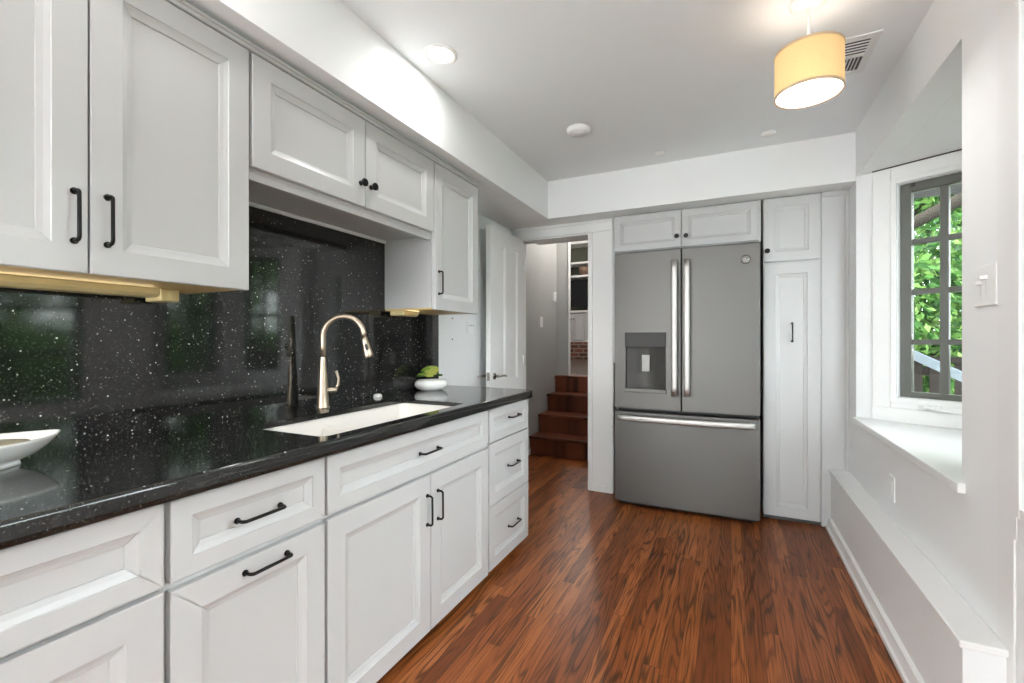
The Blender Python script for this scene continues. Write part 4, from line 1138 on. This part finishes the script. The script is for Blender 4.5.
# fill lamps added unseen in the hall and the room beyond (above the doorway heads)
def fill_dome(x, y, z, label, power):
    root = thing('fill_ceiling_lamp', label, 'lamp', (x, y, z), 'added round fill lamps beyond the doorway')
    MB().lathe((x, y, z), [(0.13, -0.001), (0.13, -0.02), (0.11, -0.05), (0.06, -0.07), (0, -0.075)], 28).build('globe', 'lamp_glow', root)
    ld = bpy.data.lights.new('globe_fill', 'POINT'); ld.energy = power; ld.shadow_soft_size = 0.12; ld.color = (1.0, 0.95, 0.88)
    lo = bpy.data.objects.new('globe_fill', ld); COL.objects.link(lo); lo.parent = root; lo.location = (0, 0, -0.22)
fill_dome(-1.3, 4.86, 2.65, 'added unseen fill lamp on the ceiling over the steps', HALL_POWER)
fill_dome(-2.6, 8.4, 3.6, 'added unseen fill lamp on the ceiling of the room beyond the steps', DEN_POWER)

# ------------------------------------------------------------------ garden outside the bay
paint('lawn_green', (0.035, 0.075, 0.02), 0.9, 0.35, scale=5, spec=0.0)
struct('lawn', MB().box((3.2, -8, -0.56), (24, 24, -0.46)), 'lawn_green', 'dark green lawn beyond the pale bounce ground', 'lawn')
struct('ground', MB().box((0.9, -8, -0.55), (3.2, 12, -0.45)), 'bounce_stone', 'added pale ground outside the bay window, bouncing sunlight indoors', 'ground')  # ground made pale to bounce sunlight up to the kitchen ceiling
struct('roof_eave', MB().box((0.78, 3.35, 2.42), (2.6, 5.15, 2.50)), 'eave_grey', 'dark underside of the roof overhang outside the window', 'eave')

def fence():
    root = thing('garden_fence', 'dark vertical board fence outside the bay window', 'fence', (2.2, 5.6, -0.45))
    p0, p1 = Vector((0.95, 5.35, 0)), Vector((4.6, 4.6, 0)); Ln = (p1-p0).length; D = (p1-p0)/Ln; Nn = Vector((D.y, -D.x, 0))
    s = 0.0
    mb = MB()
    while s < Ln:
        mb.obox(p0 + D*s + Vector((0,0,-0.40)), D*0.115, Nn*0.02, Vector((0,0,1.38))); s += 0.16
    mb.build('boards', 'fence_dark', root)
    mb = MB().obox(p0 + Nn*0.06 + Vector((0,0,0.98)), D*Ln, Nn*-0.14, Vector((0,0,0.05))); mb.obox(p0 + Vector((0,0,0.86)), D*Ln, Nn*-0.05, Vector((0,0,0.08)))
    mb.build('top_rail', 'fence_dark', root)
    for k in range(5): MB().obox(p0 + D*(k*0.88) - Nn*0.06 + Vector((0,0,-0.45)), D*0.09, Nn*0.055, Vector((0,0,1.60))).build('post', 'fence_dark', root, 0.004)
fence()
def handrail():
    root = thing('stair_handrail', 'pale sloping garden handrail in front of the dark fence', 'handrail', (1.6, 4.6, -0.45))
    a, b = Vector((1.26, 4.72, 1.05)), Vector((2.25, 4.22, 0.42))
    MB().obox(a, b-a, Vector((0.03, 0.05, 0)), Vector((0, 0, 0.075))).build('rail', 'rail_blue', root, 0.004)
    for f in (0.04, 0.93):
        q = a.lerp(b, f); MB().box((q.x, q.y+0.005, -0.45), (q.x+0.05, q.y+0.05, q.z+0.01)).build('post', 'fence_dark', root)
handrail()

def tree(x, y, h, r, seed, label, leaves=5000, mat='tree_leaves', base=1.0):
    rnd = random.Random(seed)
    root = thing('garden_tree', label, 'tree', (x, y, -0.45), 'trees outside the bay window')
    mb = MB()
    top = Vector((x + rnd.uniform(-.2, .2), y + rnd.uniform(-.2, .2), h*0.8))
    mb.tube([(x, y, -0.46), (x+0.05, y, h*0.3), top.lerp(Vector((x, y, 0)), 0.4), top], [0.13, 0.10, 0.07, 0.03], 10)
    blobs = []
    for k in range(22):
        a = rnd.uniform(0, 2*PI); q = math.sqrt(rnd.random())*r*0.8; z = base + (h-base)*rnd.uniform(0.06, 0.9)
        c = Vector((x + q*math.cos(a), y + q*math.sin(a), z)); blobs.append((c, rnd.uniform(0.35, 0.6)*r))
        s = Vector((x, y, max(0.3, z - 0.7)))
        mb.tube([s, s.lerp(c, 0.5) + Vector((0,0,0.1)), c], [0.05, 0.035, 0.012], 7)
    mb.build('trunk', 'bark', root)
    mb = MB(); bm = mb.bm
    for k in range(leaves):
        c, br = blobs[rnd.randrange(len(blobs))]
        d = Vector((rnd.gauss(0,1), rnd.gauss(0,1), rnd.gauss(0,1))).normalized()
        p = c + d*br*(rnd.random()**0.45)
        L = rnd.uniform(0.10, 0.18); t = (d + Vector((rnd.uniform(-1,1), rnd.uniform(-1,1), rnd.uniform(-1.2,.2)))).normalized()
        s = t.cross(Vector((rnd.uniform(-1,1), rnd.uniform(-1,1), rnd.uniform(-1,1)))).normalized(); n = t.cross(s)
        v = [bm.verts.new(q) for q in (p, p+t*L*0.45+s*L*0.24+n*L*0.05, p+t*L, p+t*L*0.45-s*L*0.24+n*L*0.05)]
        bm.faces.new(v)
    mb.build('foliage', mat, root, recalc=False)
tree(2.3, 8.9, 4.8, 1.5, 1, 'bright leafy tree beyond the dark fence, straight through the bay window', 14000, base=0.0)
tree(8.9, 9.9, 4.6, 1.5, 6, 'second leafy tree beyond the far end of the garden fence', 9000, base=0.0)
tree(6.4, 5.9, 3.4, 1.05, 2, 'leafy tree beyond the fence to the side of the bay window', 8000, base=0.0)
tree(11.2, 4.4, 4.4, 1.8, 3, 'green tree opposite the bay, mirrored in the backsplash', 11000, base=0.0)
tree(6.6, 0.8, 3.0, 1.05, 4, 'bluish green tree by the window beside the camera, mirrored in the backsplash', 8000, 'tree_leaves_blue', base=0.0)
tree(4.6, 13.6, 6.4, 2.1, 5, 'bluish tree farthest back behind the bright leafy tree', 14000, 'tree_leaves_blue', base=0.0)
# a bare limb crossing the top panes
limb = MB().tube([(1.3, 6.0, 2.16), (1.66, 6.0, 2.36), (2.05, 6.0, 2.57), (2.7, 6.1, 2.85)], [0.055, 0.06, 0.065, 0.07], 10)
limb.tube([(2.7, 6.1, -0.46), (2.68, 6.1, 1.2), (2.7, 6.1, 2.9)], [0.11, 0.09, 0.07], 10)
tag(limb.build('bare_tree', 'bark', None), 'dark bare tree limb slanting across the top window panes', 'tree')

def hedge():
    rnd = random.Random(9); root = thing('garden_hedge', 'long dense green hedge along the far side of the lawn', 'hedge', (15, 5, -0.46))
    MB().box((15.2, -5.8, -0.46), (15.9, 15.8, 1.5)).build('branches', 'bark', root)
    mb = MB(); bm = mb.bm
    for k in range(9000):
        p = Vector((15.15 + rnd.uniform(-0.15, 0.1), rnd.uniform(-6, 16), rnd.uniform(-0.4, 1.75)))
        if p.z > 1.5: p.x += rnd.uniform(0, 0.8)
        t = Vector((rnd.uniform(-1, 0.3), rnd.uniform(-1, 1), rnd.uniform(-1, 0.6))).normalized(); s = t.cross(Vector((rnd.uniform(-1,1), rnd.uniform(-1,1), rnd.uniform(-1,1)))).normalized()
        L = rnd.uniform(0.16, 0.28)
        bm.faces.new([bm.verts.new(q) for q in (p, p+t*L*0.45+s*L*0.26, p+t*L, p+t*L*0.45-s*L*0.26)])
    mb.build('foliage', 'tree_leaves', root, recalc=False)
hedge()
